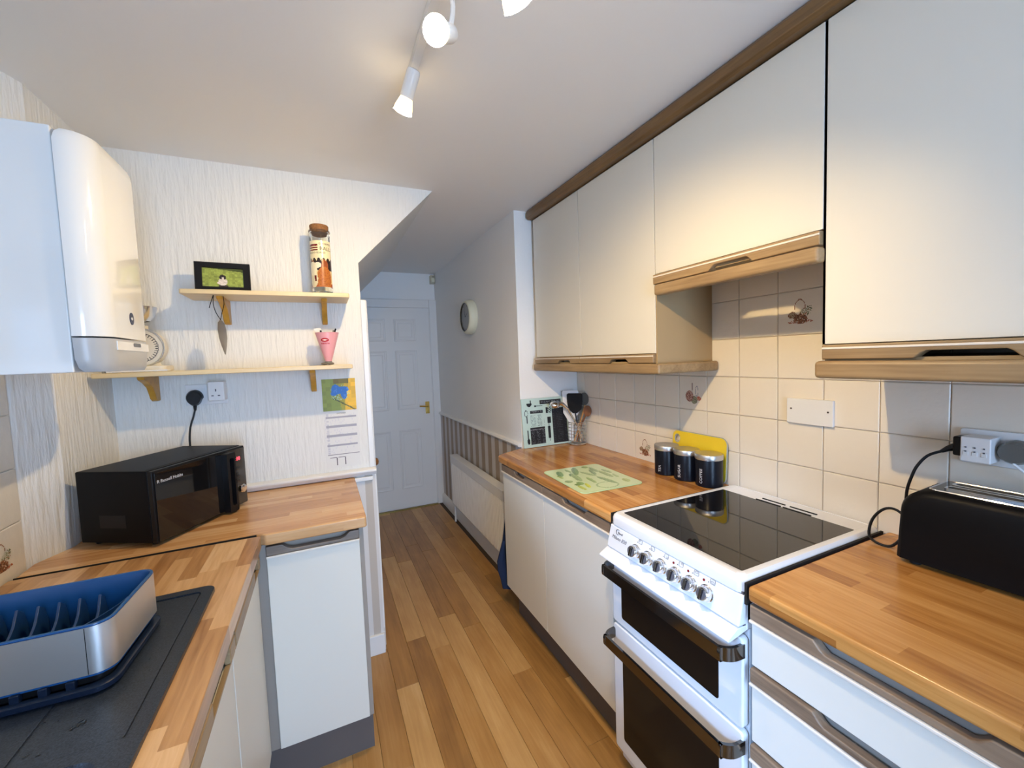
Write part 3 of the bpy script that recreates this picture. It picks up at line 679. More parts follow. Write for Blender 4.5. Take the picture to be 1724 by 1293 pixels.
# dish rack
dr=thing('dish_rack','blue plastic dish rack with a steel band standing on the black drainer','dish rack',(-1.826,-.088,.918),math.radians(-2.5),local=True)
L_=.40; D_=.205
def rk(o,z,r=.028): return [(x,y,z) for x,y in rrect(-L_+o,-o,-D_/2+o,D_/2-o,max(r-o,.006),6)]
b=B(); b.loft([rk(0,.030),rk(0,.112),rk(.0012,.112),rk(.0012,.030),rk(0,.030)],True,False); band=mk('steel_band',b,M['steelband'],dr)
mk('band_seam',B().box(-.0325,-.0315,-D_/2-.0004,-D_/2+.001,.031,.111),M['dark'],band)
b=B(); b.loft([rk(.0016,.026),rk(.0016,.112),rk(.0002,.1135),rk(.0008,.1155),rk(.005,.1155),rk(.007,.112),rk(.010,.032)],True,False)
b.add(rk(.010,.032),[tuple(range(28))]); mk('blue_liner',b,M['blue'],dr,label='bright blue plastic liner')
for i in range(9):
    x=-.075-i*.030; prof=[]
    N=14; t0=-D_/2+.014; t1=D_/2-.014
    top=[]
    for j in range(N+1):
        t=j/N; y=t0+(t1-t0)*t
        z=.036+.032*min(1,t/.12)+.016*t+ (.020*math.exp(-((t-.78)/.10)**2)) - .008*math.exp(-((t-.45)/.12)**2)
        if t>.93: z-=.03*(t-.93)/.07
        top.append((y,z))
    rings=[]
    for (y,z) in top:
        xs_=x+.012*math.sin((y-t0)/(t1-t0)*PI*1.3)
        rings.append([(xs_-.003,y,.033),(xs_+.003,y,.033),(xs_+.0022,y,z),(xs_-.0022,y,z)])
    mk('plate_divider',B().loft(rings),M['navy'],dr,bev=.001)
b=B(); arc=[(-.062+.03*math.sin(t*PI/16)-.012*(t/8),-D_/2+.02+t*(D_-.045)/8) for t in range(9)]
b.loft([[(x-.0015,y,.033),(x+.0015,y,.033),(x+.0015,y,.098-.003*i),(x-.0015,y,.098-.003*i)] for i,(x,y) in enumerate(arc)])
mk('cutlery_divider',b,M['navy'],dr)
b=B()
def tk(o,z,w=0): return [(x,y,z) for x,y in rrect(-L_+.004+o,.004-o,-D_/2-.012+o,D_/2+.004-o,.03,6)]
b.loft([tk(.004,0),tk(0,.004),tk(0,.012),tk(.004,.014),tk(.012,.014),tk(.014,.006)],True,True)
mk('drip_tray',b,M['navydark'],dr,bev=0,label='very dark blue drip tray')
for i in range(10):
    x=-.055-i*.034
    mk('tray_tooth',B().box(x-.006,x+.006,-D_/2-.004,-D_/2+.006,.013,.027),M['navydark'],dr,bev=.0015)
mk('tray_base',B().prism(rrect(-L_+.012,-.010,-D_/2+.008,D_/2-.006,.02),'z',.012,.0265),M['black'],dr)

# ------------------------------------------------------------------ microwave
mw=thing('microwave','black microwave oven standing at an angle in the worktop corner','microwave',(-1.967,.498,.911),math.radians(60),local=True)
W_,Dp,H_=.385,.262,.238
mk('casing',B().box(0,W_,.016,Dp,.012,H_),M['blackmatte'],mw,bev=.004)
mk('top_crease',B().box(.012,W_-.012,.030,.032,H_-.0005,H_+.0005),M['dark'],mw)
mk('front_fascia',B().box(0,W_,0,.016,.010,H_-.002),M['black'],mw,bev=.003)
dw=mk('door_glass',B().box(.006,.292,-.0035,.002,.014,H_-.008),M['glassblack'],mw,bev=.001,label='mirror-black door glass')
mk('control_panel',B().box(.297,W_-.004,-.003,.002,.014,H_-.008),pm('smoked_panel',(.05,.045,.04,1),.08,spec=.8),mw,bev=.001)
b=B(); b.loft([[(x,y,z) for x,z in l] for l,y in ((rrect(.264,.306,.006,.228,.006),-.003),(rrect(.264,.306,.006,.228,.006),-.027),(rrect(.276,.296,.030,.208,.005),-.027),(rrect(.276,.296,.030,.208,.005),-.003))],True,False)
mk('door_handle',b,M['black'],mw)
mk('dial',B().lathe([(.017,0),(.017,.012),(.0145,.016),(.001,.017)],(.347,-.003,.075),24,Matrix.Rotation(PI/2,3,'X')),M['chrome'],mw,label='chrome dial')
text('display','8:10',.020,(.322,-.0034,.186),(1,0,0),(0,0,1),M['display'],mw,sx=1.0)
for i in range(3): mk('button',B().box(.325,.349,-.0045,-.002,.150-i*.024,.163-i*.024),M['darkchrome'],mw,bev=.001)
text('lettering','R Russell Hobbs',.0145,(.012,-.0039,.196),(1,0,0),(0,0,1),M['inklight'],mw,sx=.95)
for x in (.03,W_-.03):
    for y in (.035,Dp-.03): mk('foot',B().lathe([(.010,0),(.012,.012)],(x,y,0),12),M['rubber'],mw)
mk('side_vent',B().box(-.0008,.001,.10,.19,.06,.10),M['dark'],mw)

# ------------------------------------------------------------------ boiler
bo_=thing('boiler','white wall-mounted boiler with a curved front and grey control panel','boiler',(-2.1,.38,1.457))
bx=-1.95; ya,yb=.245,.515
prof=[]
R_=.045
def bprof(o=0):
    pts=[(-2.218,yb-o),(-2.218,ya+o),(-2.012,ya+o)]
    for i in range(9):
        t=-PI/2+PI/2*i/8; pts.append((bx-.062+(.062-o)*math.cos(t),ya+.062+(.062-o)*math.sin(t)))
    for i in range(7):
        t=PI/2*i/6; pts.append((bx-.02+(.02-o)*math.cos(t),yb-.02+(.02-o)*math.sin(t)))
    return pts
case=[(-2.218,yb-.004),(-2.218,ya+.004),(-2.017,ya+.004),(-2.017,yb-.004)]
mk('casing',B().prism(case,'z',1.4575,2.035),M['boiler'],bo_,bev=.003)
fpts=[(-2.014,yb),(-2.014,ya)]+bprof()[3:]
def inset(pts,o):
    cx=sum(p[0] for p in pts)/len(pts); cy=sum(p[1] for p in pts)/len(pts)
    return [(x+(cx-x)*o/.05,y+(cy-y)*o/.12) for x,y in pts]
b=B(); b.loft([[(x,y,z) for x,y in p] for p,z in ((fpts,1.545),(fpts,2.005),(inset(fpts,.004),2.022),(inset(fpts,.012),2.033),(inset(fpts,.022),2.036))])
mk('front_cover',b,M['boiler'],bo_,label='glossy white curved front cover')
b=B(); b.loft([[(x,y,z) for x,y in p] for p,z in ((inset(fpts,.014),1.458),(inset(fpts,.006),1.468),(inset(fpts,.0015),1.49),(inset(fpts,.0005),1.541))])
mk('control_panel',b,M['boiler_grey'],bo_,label='grey lower control panel')
mk('flap',B().box(bx-.002,bx+.001,ya+.055,yb-.004,1.512,1.536),M['boiler'],bo_,bev=.001)
mk('flap_grip',B().prism(rrect(.40,.45,1.524,1.534,.004),'x',bx,bx+.0018),M['darkchrome'],bo_)
mk('badge',B().prism([(.405+.013*math.cos(t*PI/10),1.602+.017*math.sin(t*PI/10)) for t in range(20)],'x',bx-.001,bx+.0015),M['badge'],bo_,label='dark oval badge')
mk('badge_mark',B().prism([(.405+.006*math.cos(t*PI/8),1.602+.004*math.sin(t*PI/8)) for t in range(16)],'x',bx+.0012,bx+.0019),M['inklight'],bo_)

# ------------------------------------------------------------------ shelves
def shelf(label,x0,x1,z,brs):
    t=thing('shelf',label,'shelf',((x0+x1)/2,.92,z-.018),group=None)
    mk('shelf_board',B().prism(rrect(x0,x1,.822,1.019,.008,3,(0,0,1,1)),'z',z-.018,z),M['pine'],t,bev=.003)
    for xb in brs:
        pts=[(1.019,z-.018),(.86,z-.018),(.868,z-.030),(.905,z-.042),(.945,z-.062),(.965,z-.090),(.975,z-.108),(.992,z-.118),(1.019,z-.118)]
        mk('bracket',B().prism(pts,'x',xb-.011,xb+.011),M['pine_dark'],t,bev=.003)
    return t
s1=shelf('upper pale pine shelf on two brackets',-1.94,-1.348,1.756,(-1.822,-1.448))
s2=shelf('lower pale pine shelf, longer, running behind the boiler',-2.208,-1.352,1.452,(-2.085,-1.512))

# photo frame
pf_=thing('photo_frame','black framed photo of a small dog on grass, on the upper shelf','photo frame',(-1.812,.905,1.757),math.radians(3),local=True)
tilt=Matrix.Rotation(math.radians(-9),3,'X')
def tl(b):
    b.v=[tuple(tilt@Vector(v)) for v in b.v]; return b
b=B(); w2,h2=.093,.122
b.loft([[(x,y,z) for x,z in l] for l,y in ((rrect(-w2,w2,0,h2,.001,1),.012),(rrect(-w2,w2,0,h2,.001,1),-.004),(rrect(-w2+.004,w2-.004,.004,h2-.004,.001,1),-.007),(rrect(-w2+.024,w2-.024,.022,h2-.022,.001,1),-.006),(rrect(-w2+.025,w2-.025,.023,h2-.023,.001,1),.0))],True,False)
mk('frame',tl(b),M['black'],pf_,smooth=False); mk('backing',tl(B().box(-w2+.01,w2-.01,.001,.012,.01,h2-.01)),M['dark'],pf_)
mk('easel_leg',B().add([(-.012,.014,.085),(.012,.014,.085),(.016,.075,.0),(-.016,.075,.0),(-.012,.018,.085),(.012,.018,.085),(.016,.079,.0),(-.016,.079,.0)],[(0,1,2,3),(7,6,5,4),(0,4,5,1),(1,5,6,2),(2,6,7,3),(3,7,4,0)]),M['dark'],pf_)
def dogphoto(u,v):
    h=hsh(int(u*60),int(v*45))
    if E(u,v,.49,.52,.085,.13)<1: return lin(45,38,35) if (abs(u-.49)>.03 or v>.52) else lin(215,200,185)
    if E(u,v,.49,.28,.11,.20)<1: return lin(225,215,205) if h<.8 else lin(190,180,170)
    if E(u,v,.40,.22,.05,.07)<1: return lin(220,205,195)
    if E(u,v,.50,.06,.12,.08)<1: return lin(70,60,52)
    if v>.82+.1*(1-u)*2 : return lin(70,80,35)
    g=.75+.5*hsh(int(u*14),int(v*10)); s=.85+.3*h
    c=lin(150,165,80); return (c[0]*g*s*.9,c[1]*g*s*.9,c[2]*g*s*.8,1)
b=B().paint(60,44,lambda u,v:tuple(tilt@Vector((-w2+.024+u*(2*w2-.048),-.0008,.022+v*(h2-.044)))),dogphoto)
mk('photo',b,M['paintgloss'],pf_,label='photo of a small dark and white dog on grass')

# tall glass jar with cork and printed sleeve
jr=thing('storage_jar','tall glass treat jar with cork lid and printed dog sleeve','jar',(-1.450,.905,1.757),0,local=True)
jr_r=.040
mk('glass_body',B().lathe([(.001,.001),(jr_r-.004,.001),(jr_r,.006),(jr_r,.245),(jr_r+.001,.250),(jr_r-.001,.256),(jr_r-.001,.262),(jr_r+.003,.266),(jr_r+.003,.272),(jr_r-.002,.274),(jr_r-.004,.270),(jr_r-.0025,.25),(jr_r-.0025,.012),(.001,.008)],(0,0,0),36,caps=False),M['glass'],jr)
mk('cork_lid',B().lathe([(jr_r-.0045,.262),(jr_r-.003,.276),(jr_r-.002,.293),(jr_r-.004,.296),(.001,.296)],(0,0,0),28),M['cork'],jr)
JA0,JA1=-PI*1.0,PI*.0
def jmap(u,v):
    a=PI+u*PI*1.15-.10*PI; r=jr_r+.0006; return (r*math.cos(a),r*math.sin(a),.030+v*.195)
def jlabel(u,v):
    h=hsh(int(u*70),int(v*80)); cream=lin(236,222,180)
    if v>.93: return cream
    if v>.78:
        if u<.45 and u>.08 and ((v-.78)%.05)<.036: return lin(110,25,20) if h>.12 else lin(190,120,90)
        return cream
    if v>.66: return cream
    # pointed dark treeline
    tre=.56+.07*abs(math.sin(u*24))
    if v>tre: return cream
    if E(u,v,.25,.40,.15,.15)<1: return lin(235,225,190)
    if E(u,v,.42,.47,.10,.06)<1: return lin(238,228,200)
    if E(u,v,.24,.54,.07,.07)<1: return lin(125,60,25)
    if abs(u-.33-.1*(.25-v))<.03 and .12<v<.25: return lin(100,20,20)
    if E(u,v,.27,.18,.14,.20)<1: return lin(228,215,175)
    if E(u,v,.60,.18,.22,.26)<1: return lin(178,105,40) if h<.8 else lin(150,80,30)
    if E(u,v,.62,.44,.10,.16)<1: return lin(150,75,30)
    if E(u,v,.56,.33,.07,.08)<1: return lin(225,205,165)
    if v<.08: return lin(165,80,30)
    if v<.36: return lin(225,200,140)
    return lin(45,28,18)
mk('printed_sleeve',B().paint(60,64,jmap,jlabel),M['paintgloss'],jr,label='cream printed sleeve with two dogs')
def wrap_text(s,size,ua,z,mat,parent,nm='lettering'):
    c=bpy.data.curves.new('t','FONT'); c.body=s; c.size=size; c.resolution_u=1; c.extrude=.0001
    t=bpy.data.objects.new('t',c); COL.objects.link(t); bpy.context.view_layer.update()
    me=bpy.data.meshes.new_from_object(t.evaluated_get(bpy.context.evaluated_depsgraph_get())); bpy.data.objects.remove(t)
    for v in me.vertices:
        a=ua+v.co.x/jr_r; r=jr_r+.0010+v.co.z; v.co=Vector((r*math.cos(a),r*math.sin(a),z+v.co.y))
    me.materials.clear(); me.materials.append(mat); o=bpy.data.objects.new(nm,me); COL.objects.link(o); o.parent=parent
A0=PI*.90
wrap_text('GOURMET',.0115,A0+PI*1.15*.47,.207,M['black'],jr)
wrap_text('BALLS',.022,A0+PI*1.15*.50,.184,M['black'],jr)
wrap_text('IN DOGLAND',.0115,A0+PI*1.15*.16,.170,M['black'],jr)

# pink cone cup with pens
cp=thing('cone_cup','pink cone-shaped metal cup with a red emblem, on the lower shelf','cup',(-1.445,.905,1.453),0,local=True)
mk('cup',B().lathe([(.012,.012),(.020,.040),(.0475,.138),(.0475,.141),(.045,.139),(.018,.042),(.009,.014)],(0,0,0),30,caps=False),M['pinkmetal'],cp)
mk('cup_rim',B().tube([(.0475*math.cos(t*PI/14),.0475*math.sin(t*PI/14),.140) for t in range(28)],.0014,6,closed=True),M['pinkmetal'],cp)
for i in range(3):
    a=-PI/2+i*2*PI/3+.5
    mk('foot',B().ball((.017*math.cos(a),.017*math.sin(a),.006),.014,12,6,(1,1,.42)),M['silicone'],cp)
mk('stem',B().lathe([(.016,.004),(.013,.016)],(0,0,0),16),M['silicone'],cp)
def cone_map(u0,z0,w,h):
    def f(u,v):
        z=z0+v*h; r=.020+(z-.040)*.0275/.098+.0007; a=u0+(u-.5)*w/r; return (r*math.cos(a),r*math.sin(a),z)
    return f
def redoval(u,v):
    e=E(u,v,.5,.5,.5,.5)
    if e>1: return None
    if E(u,v,.5,.5,.22,.2)<1 or (abs(v-.5)<.06 and abs(u-.5)<.35): return lin(245,225,220)
    return lin(190,25,35)
mk('emblem',B().paint(24,16,cone_map(-1.85,.100,.034,.016),redoval),M['painted'],cp,label='red oval emblem')
def smalltext(u,v): return lin(200,60,70) if hsh(int(u*18),3)<.6 else None
mk('lettering',B().paint(18,1,cone_map(-1.85,.090,.034,.006),smalltext),M['painted'],cp)
def pen(label,p0,p1,r,mat,cap=None):
    b=B(); P0=Vector(p0);P1=Vector(p1); b.tube([P0,P0+(P1-P0)*.08,P1],[.0012,r,r],8)
    o=mk('pen',b,mat,loc=p0); return tag(o,label,'pen','pens in the pink cone cup')
pen('black pen leaning right in the pink cone cup',(-1.449,.905,1.492),(-1.408,.912,1.612),.0035,M['black'])
pen('dark pen with a white clip in the pink cone cup',(-1.440,.90,1.492),(-1.418,.885,1.604),.003,M['silicone'])
pen('black-handled pen leaning left in the pink cone cup',(-1.442,.91,1.492),(-1.470,.895,1.604),.004,M['black'])
tag(mk('paper_slip',B().add([(-1.458,.905,1.50),(-1.448,.91,1.50),(-1.470,.92,1.618),(-1.497,.915,1.612),(-1.458,.9055,1.50),(-1.448,.9105,1.50),(-1.470,.9205,1.618),(-1.497,.9155,1.612)],[(0,1,2,3),(7,6,5,4),(0,4,5,1),(1,5,6,2),(2,6,7,3),(3,7,4,0)]),M['paper'],loc=(-1.455,.907,1.5)),'white slip of paper standing in the pink cone cup','paper')

# kitchen scale behind the boiler
sc=thing('kitchen_scale','cream kitchen scale with a round dial, half hidden behind the boiler','scale',(-2.085,.925,1.453),0,local=True)
mk('scale_base',B().prism(rrect(-.07,.075,-.055,.06,.02),'z',0,.022),M['scale_cream'],sc,bev=.006)
mk('scale_column',B().lathe([(.045,.02),(.025,.06),(.016,.10),(.014,.175)],(0,.015,0),20),M['scale_cream'],sc)
RX=Matrix.Rotation(PI/2,3,'X')
mk('dial_case',B().lathe([(.066,-.03),(.069,-.02),(.069,.028),(.072,.030),(.072,.036),(.066,.037)],(0,0,.090),36,RX,caps=True),M['scale_cream'],sc)
mk('dial_rim',B().tube([(.070*math.cos(t*PI/20),-.037,.090+.070*math.sin(t*PI/20)) for t in range(40)],.0032,8,closed=True),M['steel'],sc,label='chrome dial rim')
def dial(u,v):
    x=(u-.5)*2; y=(v-.5)*2; r=math.hypot(x,y); a=math.atan2(y,x)
    if r>1: return None
    if .80<r<.84: return lin(120,120,120)
    if .66<r<.80 and abs(((a/(2*PI)*36)%1)-.5)<.17: return lin(90,90,90)
    return lin(225,220,208)
mk('dial_face',B().paint(60,60,lambda u,v:((u-.5)*.132,-.0378,.090+(v-.5)*.132),dial),M['paintgloss'],sc,label='white dial with black graduations')
mk('weighing_bowl',B().lathe([(.012,.188),(.035,.194),(.050,.210),(.060,.243),(.062,.244),(.052,.208),(.036,.190)],(-.012,.0,0),28,caps=False),M['steel'],sc,label='metal weighing bowl')
bk=B().box(-2.17,-1.995,.835,.868,1.453,1.459); tag(mk('booklet',bk,M['paper'],loc=(-2.08,.85,1.453),bev=.001),'pale booklet lying on the lower shelf under the scale','booklet')

# hanging metal leaf
lf=thing('hanging_leaf','dark metal leaf ornament hanging from the upper shelf bracket on a cord','ornament',(-1.822,.868,1.66))
prof2=[(0,.0),(.010,.012),(.017,.04),(.017,.075),(.011,.11),(.002,.142)]
def leafring(k_):
    pass
b=B(); rings=[]
ang=math.radians(62)
for (wd,dz) in [(.004,0),(.017,.012),(.023,.038),(.022,.070),(.014,.103),(.002,.136)]:
    cz=1.645-dz; cx=-1.824+dz*.05; c=Vector((cx,.868,cz)); rr=Vector((math.cos(ang),math.sin(ang),0)); nn=Vector((-math.sin(ang),math.cos(ang),0))
    rings.append([tuple(c-rr*wd),tuple(c-nn*.0016),tuple(c+rr*wd),tuple(c+nn*.0016)])
b.loft(rings); mk('leaf',b,M['leafmetal'],lf)
mk('cord',B().tube([(-1.824,.868,1.645),(-1.836,.862,1.672),(-1.842,.858,1.705),(-1.837,.848,1.741)],.0014,6,3).tube([(-1.824,.868,1.645),(-1.817,.862,1.672),(-1.808,.862,1.705),(-1.81,.87,1.737)],.0014,6,3).tube([(-1.837,.848,1.741),(-1.85,.858,1.71),(-1.857,.862,1.690)],.0014,6,3),M['black'],lf,label='black cord loop')

# socket with plug and adaptor on the back wall
so=thing('wall_socket','white double wall socket above the microwave','socket',(-1.922,1.019,1.35))
mk('face_plate',B().box(-1.992,-1.846,1.010,1.0195,1.306,1.392),M['plastic_white'],so,bev=.003)
mk('rocker_switch',B().box(-1.934,-1.926,1.006,1.011,1.358,1.374),M['plastic_white'],so,bev=.001)
mk('rocker_switch',B().box(-1.912,-1.904,1.006,1.011,1.358,1.374),M['plastic_white'],so,bev=.001)
pg=thing('plug','black mains plug with its cable dropping behind the microwave','plug',(-1.957,.995,1.34))
b=B(); b.loft([[(x,y,z) for x,z in l] for l,y in (([(-1.957+.028*math.cos(a)*(1 if math.sin(a)>-.3 else .8),1.337+.033*math.sin(a)) for a in [2*PI*i/20 for i in range(20)]],1.0095),([(-1.957+.028*math.cos(a)*(1 if math.sin(a)>-.3 else .8),1.337+.033*math.sin(a)) for a in [2*PI*i/20 for i in range(20)]],.985),([(-1.957+.024*math.cos(a),1.337+.027*math.sin(a)) for a in [2*PI*i/20 for i in range(20)]],.974))])
mk('plug_body',b,M['black'],pg); mk('cable_grip',B().tube([(-1.957,.99,1.315),(-1.958,.99,1.286)],[.008,.0045],8),M['black'],pg)
mk('cable',B().tube([(-1.958,.99,1.290),(-1.964,.985,1.262),(-1.975,.975,1.22),(-1.978,.962,1.17),(-1.975,.955,1.12)],.0036,8,4),M['black'],pg)
ad=thing('plug_adaptor','white cube adaptor plugged into the right half of the double socket','adaptor',(-1.872,.985,1.35))
mk('adaptor_body',B().box(-1.904,-1.846,.955,1.009,1.322,1.402),M['plastic_white'],ad,bev=.005,seg=3)
for (x,z,w,h) in ((-1.876,1.366,.004,.010),(-1.888,1.344,.008,.004),(-1.866,1.344,.008,.004)): mk('pin_hole',B().box(x-w/2,x+w/2,.9542,.956,z-h/2,z+h/2),M['ink'],ad)

# calendar on the wall
cl=thing('wall_calendar','wall calendar with a blue butterfly picture above a month table','calendar',(-1.402,1.0195,1.17))
def bfly(u,v):
    h=hsh(int(u*30),int(v*26))
    if E(u,v,.40,.66,.13,.16)<1 or E(u,v,.34,.54,.10,.07)<1 or E(u,v,.62,.66,.17,.10)<1 or E(u,v,.64,.50,.09,.15)<1 or E(u,v,.5,.60,.10,.08)<1: return lin(60,125,205) if h<.85 else lin(90,150,220)
    if E(u,v,.52,.56,.30,.24)<1 and h<.3: return lin(190,210,160)
    if abs((v-.28)+(u-.5)*.6)<.02 and u>.3: return lin(90,95,40)
    g=.85+.3*hsh(int(u*8),int(v*8))
    if u<.55-.15*v: c=lin(150,160,65)
    elif u<.66: c=lin(185,170,50)
    else: c=lin(225,180,40)
    if v>.85 and .35<u<.8: c=lin(140,120,45)
    return (c[0]*g,c[1]*g,c[2]*g,1)
q=.02
def cmap(x0,x1,z0,z1,y):
    return lambda u,v:(x0+(x1-x0)*u,y,z0+(z1-z0)*v)
mk('sheet',B().box(-1.480,-1.330,1.0175,1.0195,.965,1.236),M['paper'],cl,smooth=False)
mk('picture_sheet',B().box(-1.480,-1.334,1.0172,1.0195,1.236,1.386),M['paper'],cl,smooth=False)
mk('butterfly_picture',B().paint(44,40,cmap(-1.480,-1.334,1.236,1.386,1.0168),bfly),M['painted'],cl,label='picture of a blue butterfly on yellow flowers')
def table(u,v):
    if v>.955: return None
    for vv in (.89,.73,.565,.39): 
        if abs(v-vv)<.020 and .04<u<.96: return lin(165,165,175)
    if abs(v-.225)<.008 and u>.04: return lin(120,115,125)
    if v>.24 and .06<u<.12 and hsh(1,int(v*60))<.5: return lin(205,205,210)
    if v>.24 and u<.95 and hsh(int(u*40),int(v*40))<.10: return lin(218,218,222)
    for uu in (.30,.55):
        if abs(u-uu)<.014 and .03<v<.17: return lin(70,62,75)
        if uu-.2<u<uu and abs(v-.17)<.007: return lin(110,100,115)
    return None
mk('date_table',B().paint(72,96,cmap(-1.478,-1.332,.968,1.234,1.0170),table),M['painted'],cl)
text('lettering','OCTOBER',.009,(-1.424,1.0168,1.220),(1,0,0),(0,0,1),M['ink'],cl)

# ------------------------------------------------------------------ things on the right worktop
pm_=thing('place_mat','pale green placemat with printed vegetables on the oak worktop','placemat',(-.42,.41,.911),math.radians(-2.5),local=True)
mw_,mh_=.150,.180
mk('mat_board',B().prism(rrect(-mw_,mw_,-mh_,mh_,.028,6),'z',0,.004),pm('green_glass_edge',lin(190,215,165),.2),pm_,bev=.001)
VEG=[(.12,.18,.035,.09,0,(190,205,110)),(.24,.22,.03,.085,.3,(205,215,95)),(.10,.45,.06,.05,0,(150,175,125)),(.30,.55,.05,.16,.2,(165,190,140)),(.62,.30,.045,.17,-.2,(150,178,130)),(.75,.75,.04,.12,.1,(155,182,140)),(.45,.80,.05,.18,.5,(140,172,125)),(.78,.52,.045,.16,0,(160,185,135)),(.36,.85,.03,.08,0,(150,180,120)),(.17,.78,.05,.12,.4,(135,170,125)),(.85,.18,.05,.07,.3,(175,195,130)),(.55,.62,.04,.14,-.4,(170,195,150)),(.20,.33,.05,.06,.2,(140,172,110)),(.42,.38,.035,.12,.1,(160,188,130)),(.66,.66,.035,.13,.3,(150,178,140)),(.88,.62,.04,.10,-.1,(160,188,140)),(.30,.68,.035,.07,.6,(120,155,110)),(.70,.90,.05,.05,0,(150,178,120)),(.10,.66,.03,.07,0,(170,195,120)),(.86,.40,.03,.08,.2,(175,200,150)),(.14,.30,.05,.035,0,(120,150,90))]
def veg(u,v):
    x=(u-.5)*2*mw_; y=(v-.5)*2*mh_
    dx=max(abs(x)-(mw_-.030),0); dy=max(abs(y)-(mh_-.030),0)
    if math.hypot(dx,dy)>.027: return None
    for (cu,cv,ru,rv,a,c) in VEG:
        du=u-cu; dv=v-cv; uu=du*math.cos(a)-dv*math.sin(a); vv=du*math.sin(a)+dv*math.cos(a)
        e=(uu/ru)**2+(vv/rv)**2
        if e<1:
            k_=.85 if uu<0 else 1.05; cc=lin(*c); s=k_*(.92+.16*hsh(int(u*50),int(v*50))); return (cc[0]*s,cc[1]*s,cc[2]*s,1)
    if .8<E(u,v,.5,.14,.16,.1)<1.15: return lin(165,190,145)
    return lin(208,226,180)
mk('mat_print',B().paint(80,96,lambda u,v:((u-.5)*2*mw_,(v-.5)*2*mh_,.0046),veg),M['paintgloss'],pm_,label='printed green vegetables')

def canister(label,x,y,word):
    t=thing('canister',label,'canister',(x,y,.911),0,'black kitchen canisters',local=True)
    r=.0515
    mk('canister_body',B().lathe([(.001,0),(r-.003,0),(r,.003),(r,.110),(r-.001,.112)],(0,0,0),40),M['blacksatin'],t)
    mk('lid',B().lathe([(r+.0012,.109),(r+.0018,.112),(r+.0018,.127),(r,.130),(r-.012,.1305),(r-.014,.1295),(.001,.1295)],(0,0,0),40),M['brushed'],t,label='brushed steel lid')
    # vertical lettering on the side facing the room
    c=bpy.data.curves.new('t','FONT'); c.body=word; c.size=.0175; c.resolution_u=2; c.extrude=.0001
    o=bpy.data.objects.new('t',c); COL.objects.link(o); bpy.context.view_layer.update()
    me=bpy.data.meshes.new_from_object(o.evaluated_get(bpy.context.evaluated_depsgraph_get())); bpy.data.objects.remove(o)
    base=math.atan2(-1.1-y,-1.476-x)-.50
    for v in me.vertices:
        a=base-v.co.y/r; rr=r+.0006+v.co.z; v.co=Vector((rr*math.cos(a),rr*math.sin(a),.014+v.co.x))
        # text reads upwards: x -> height, y -> towards the left
    me.transform(Matrix.Identity(4)); me.materials.clear(); me.materials.append(M['inklight'])
    l=bpy.data.objects.new('lettering',me); COL.objects.link(l); l.parent=t
    return t
canister('black canister lettered TEA with a steel lid, farthest from the hob',-.087,.293,'TEA')
canister('black canister lettered SUGAR with a steel lid, middle of the three',-.081,.186,'SUGAR')
canister('black canister lettered COFFEE with a steel lid, nearest the hob',-.074,.079,'COFFEE')
# yellow chopping board with a handle hole, leaning on the tiles
yb_=thing('chopping_board','yellow plastic chopping board leaning on the tiles behind the canisters','chopping board',(-.012,.18,.911))
b=B(); oc=rrect(.042,.322,.912,1.096,.026,7)
hole=[(.296+.016*math.cos(t),1.062+.020*math.sin(t)) for t in [PI/4+2*PI*i/32 for i in range(32)]]
oc=oc[:]; n1=len(oc)
def lean(y,z,o): return (-.010-(1.096-z)*.06+o*.0 - o, y, z)
for side,o_ in ((0,0),(1,.0055)):
    pass
# bridge the outline with the hole
def ringpts(pts,o_): return [lean(y,z,o_) for y,z in pts]
m=32; outer32=[]
# resample outline by angle about the hole centre
def ray_hit(a):
    cx,cz=.296,1.062; dx,dz=math.cos(a),math.sin(a); best=None
    for i in range(n1):
        (x1,z1),(x2,z2)=oc[i],oc[(i+1)%n1]; ex,ez=x2-x1,z2-z1; den=dx*ez-dz*ex
        if abs(den)<1e-12: continue
        t=((x1-cx)*ez-(z1-cz)*ex)/den; s=((x1-cx)*dz-(z1-cz)*dx)/den
        if t>0 and -1e-9<=s<=1+1e-9 and (best is None or t<best): best=t
    return (cx+dx*best,cz+dz*best)
angs=sorted([math.atan2(z-1.062,y-.296) for y,z in oc]+[ -PI+2*PI*(i+.5)/16 for i in range(16)])
outr=[ray_hit(a) for a in angs]; hol=[(.296+.016*math.cos(a),1.062+.020*math.sin(a)) for a in angs]
b.loft([ringpts(outr,0),ringpts(outr,.0055),ringpts(hol,.0055),ringpts(hol,0),ringpts(outr,0)],True,False)
mk('board',b,M['yellow'],yb_,smooth=False)
mk('board_edge',B().tube([lean(y,z,.0028) for y,z in oc],.0031,6,closed=True),M['yellow_edge'],yb_,label='grey rubber edge')
mk('hole_edge',B().tube([lean(.296+.016*math.cos(t*PI/12),1.062+.020*math.sin(t*PI/12),.0028) for t in range(24)],.0031,6,closed=True),M['yellow_edge'],yb_)

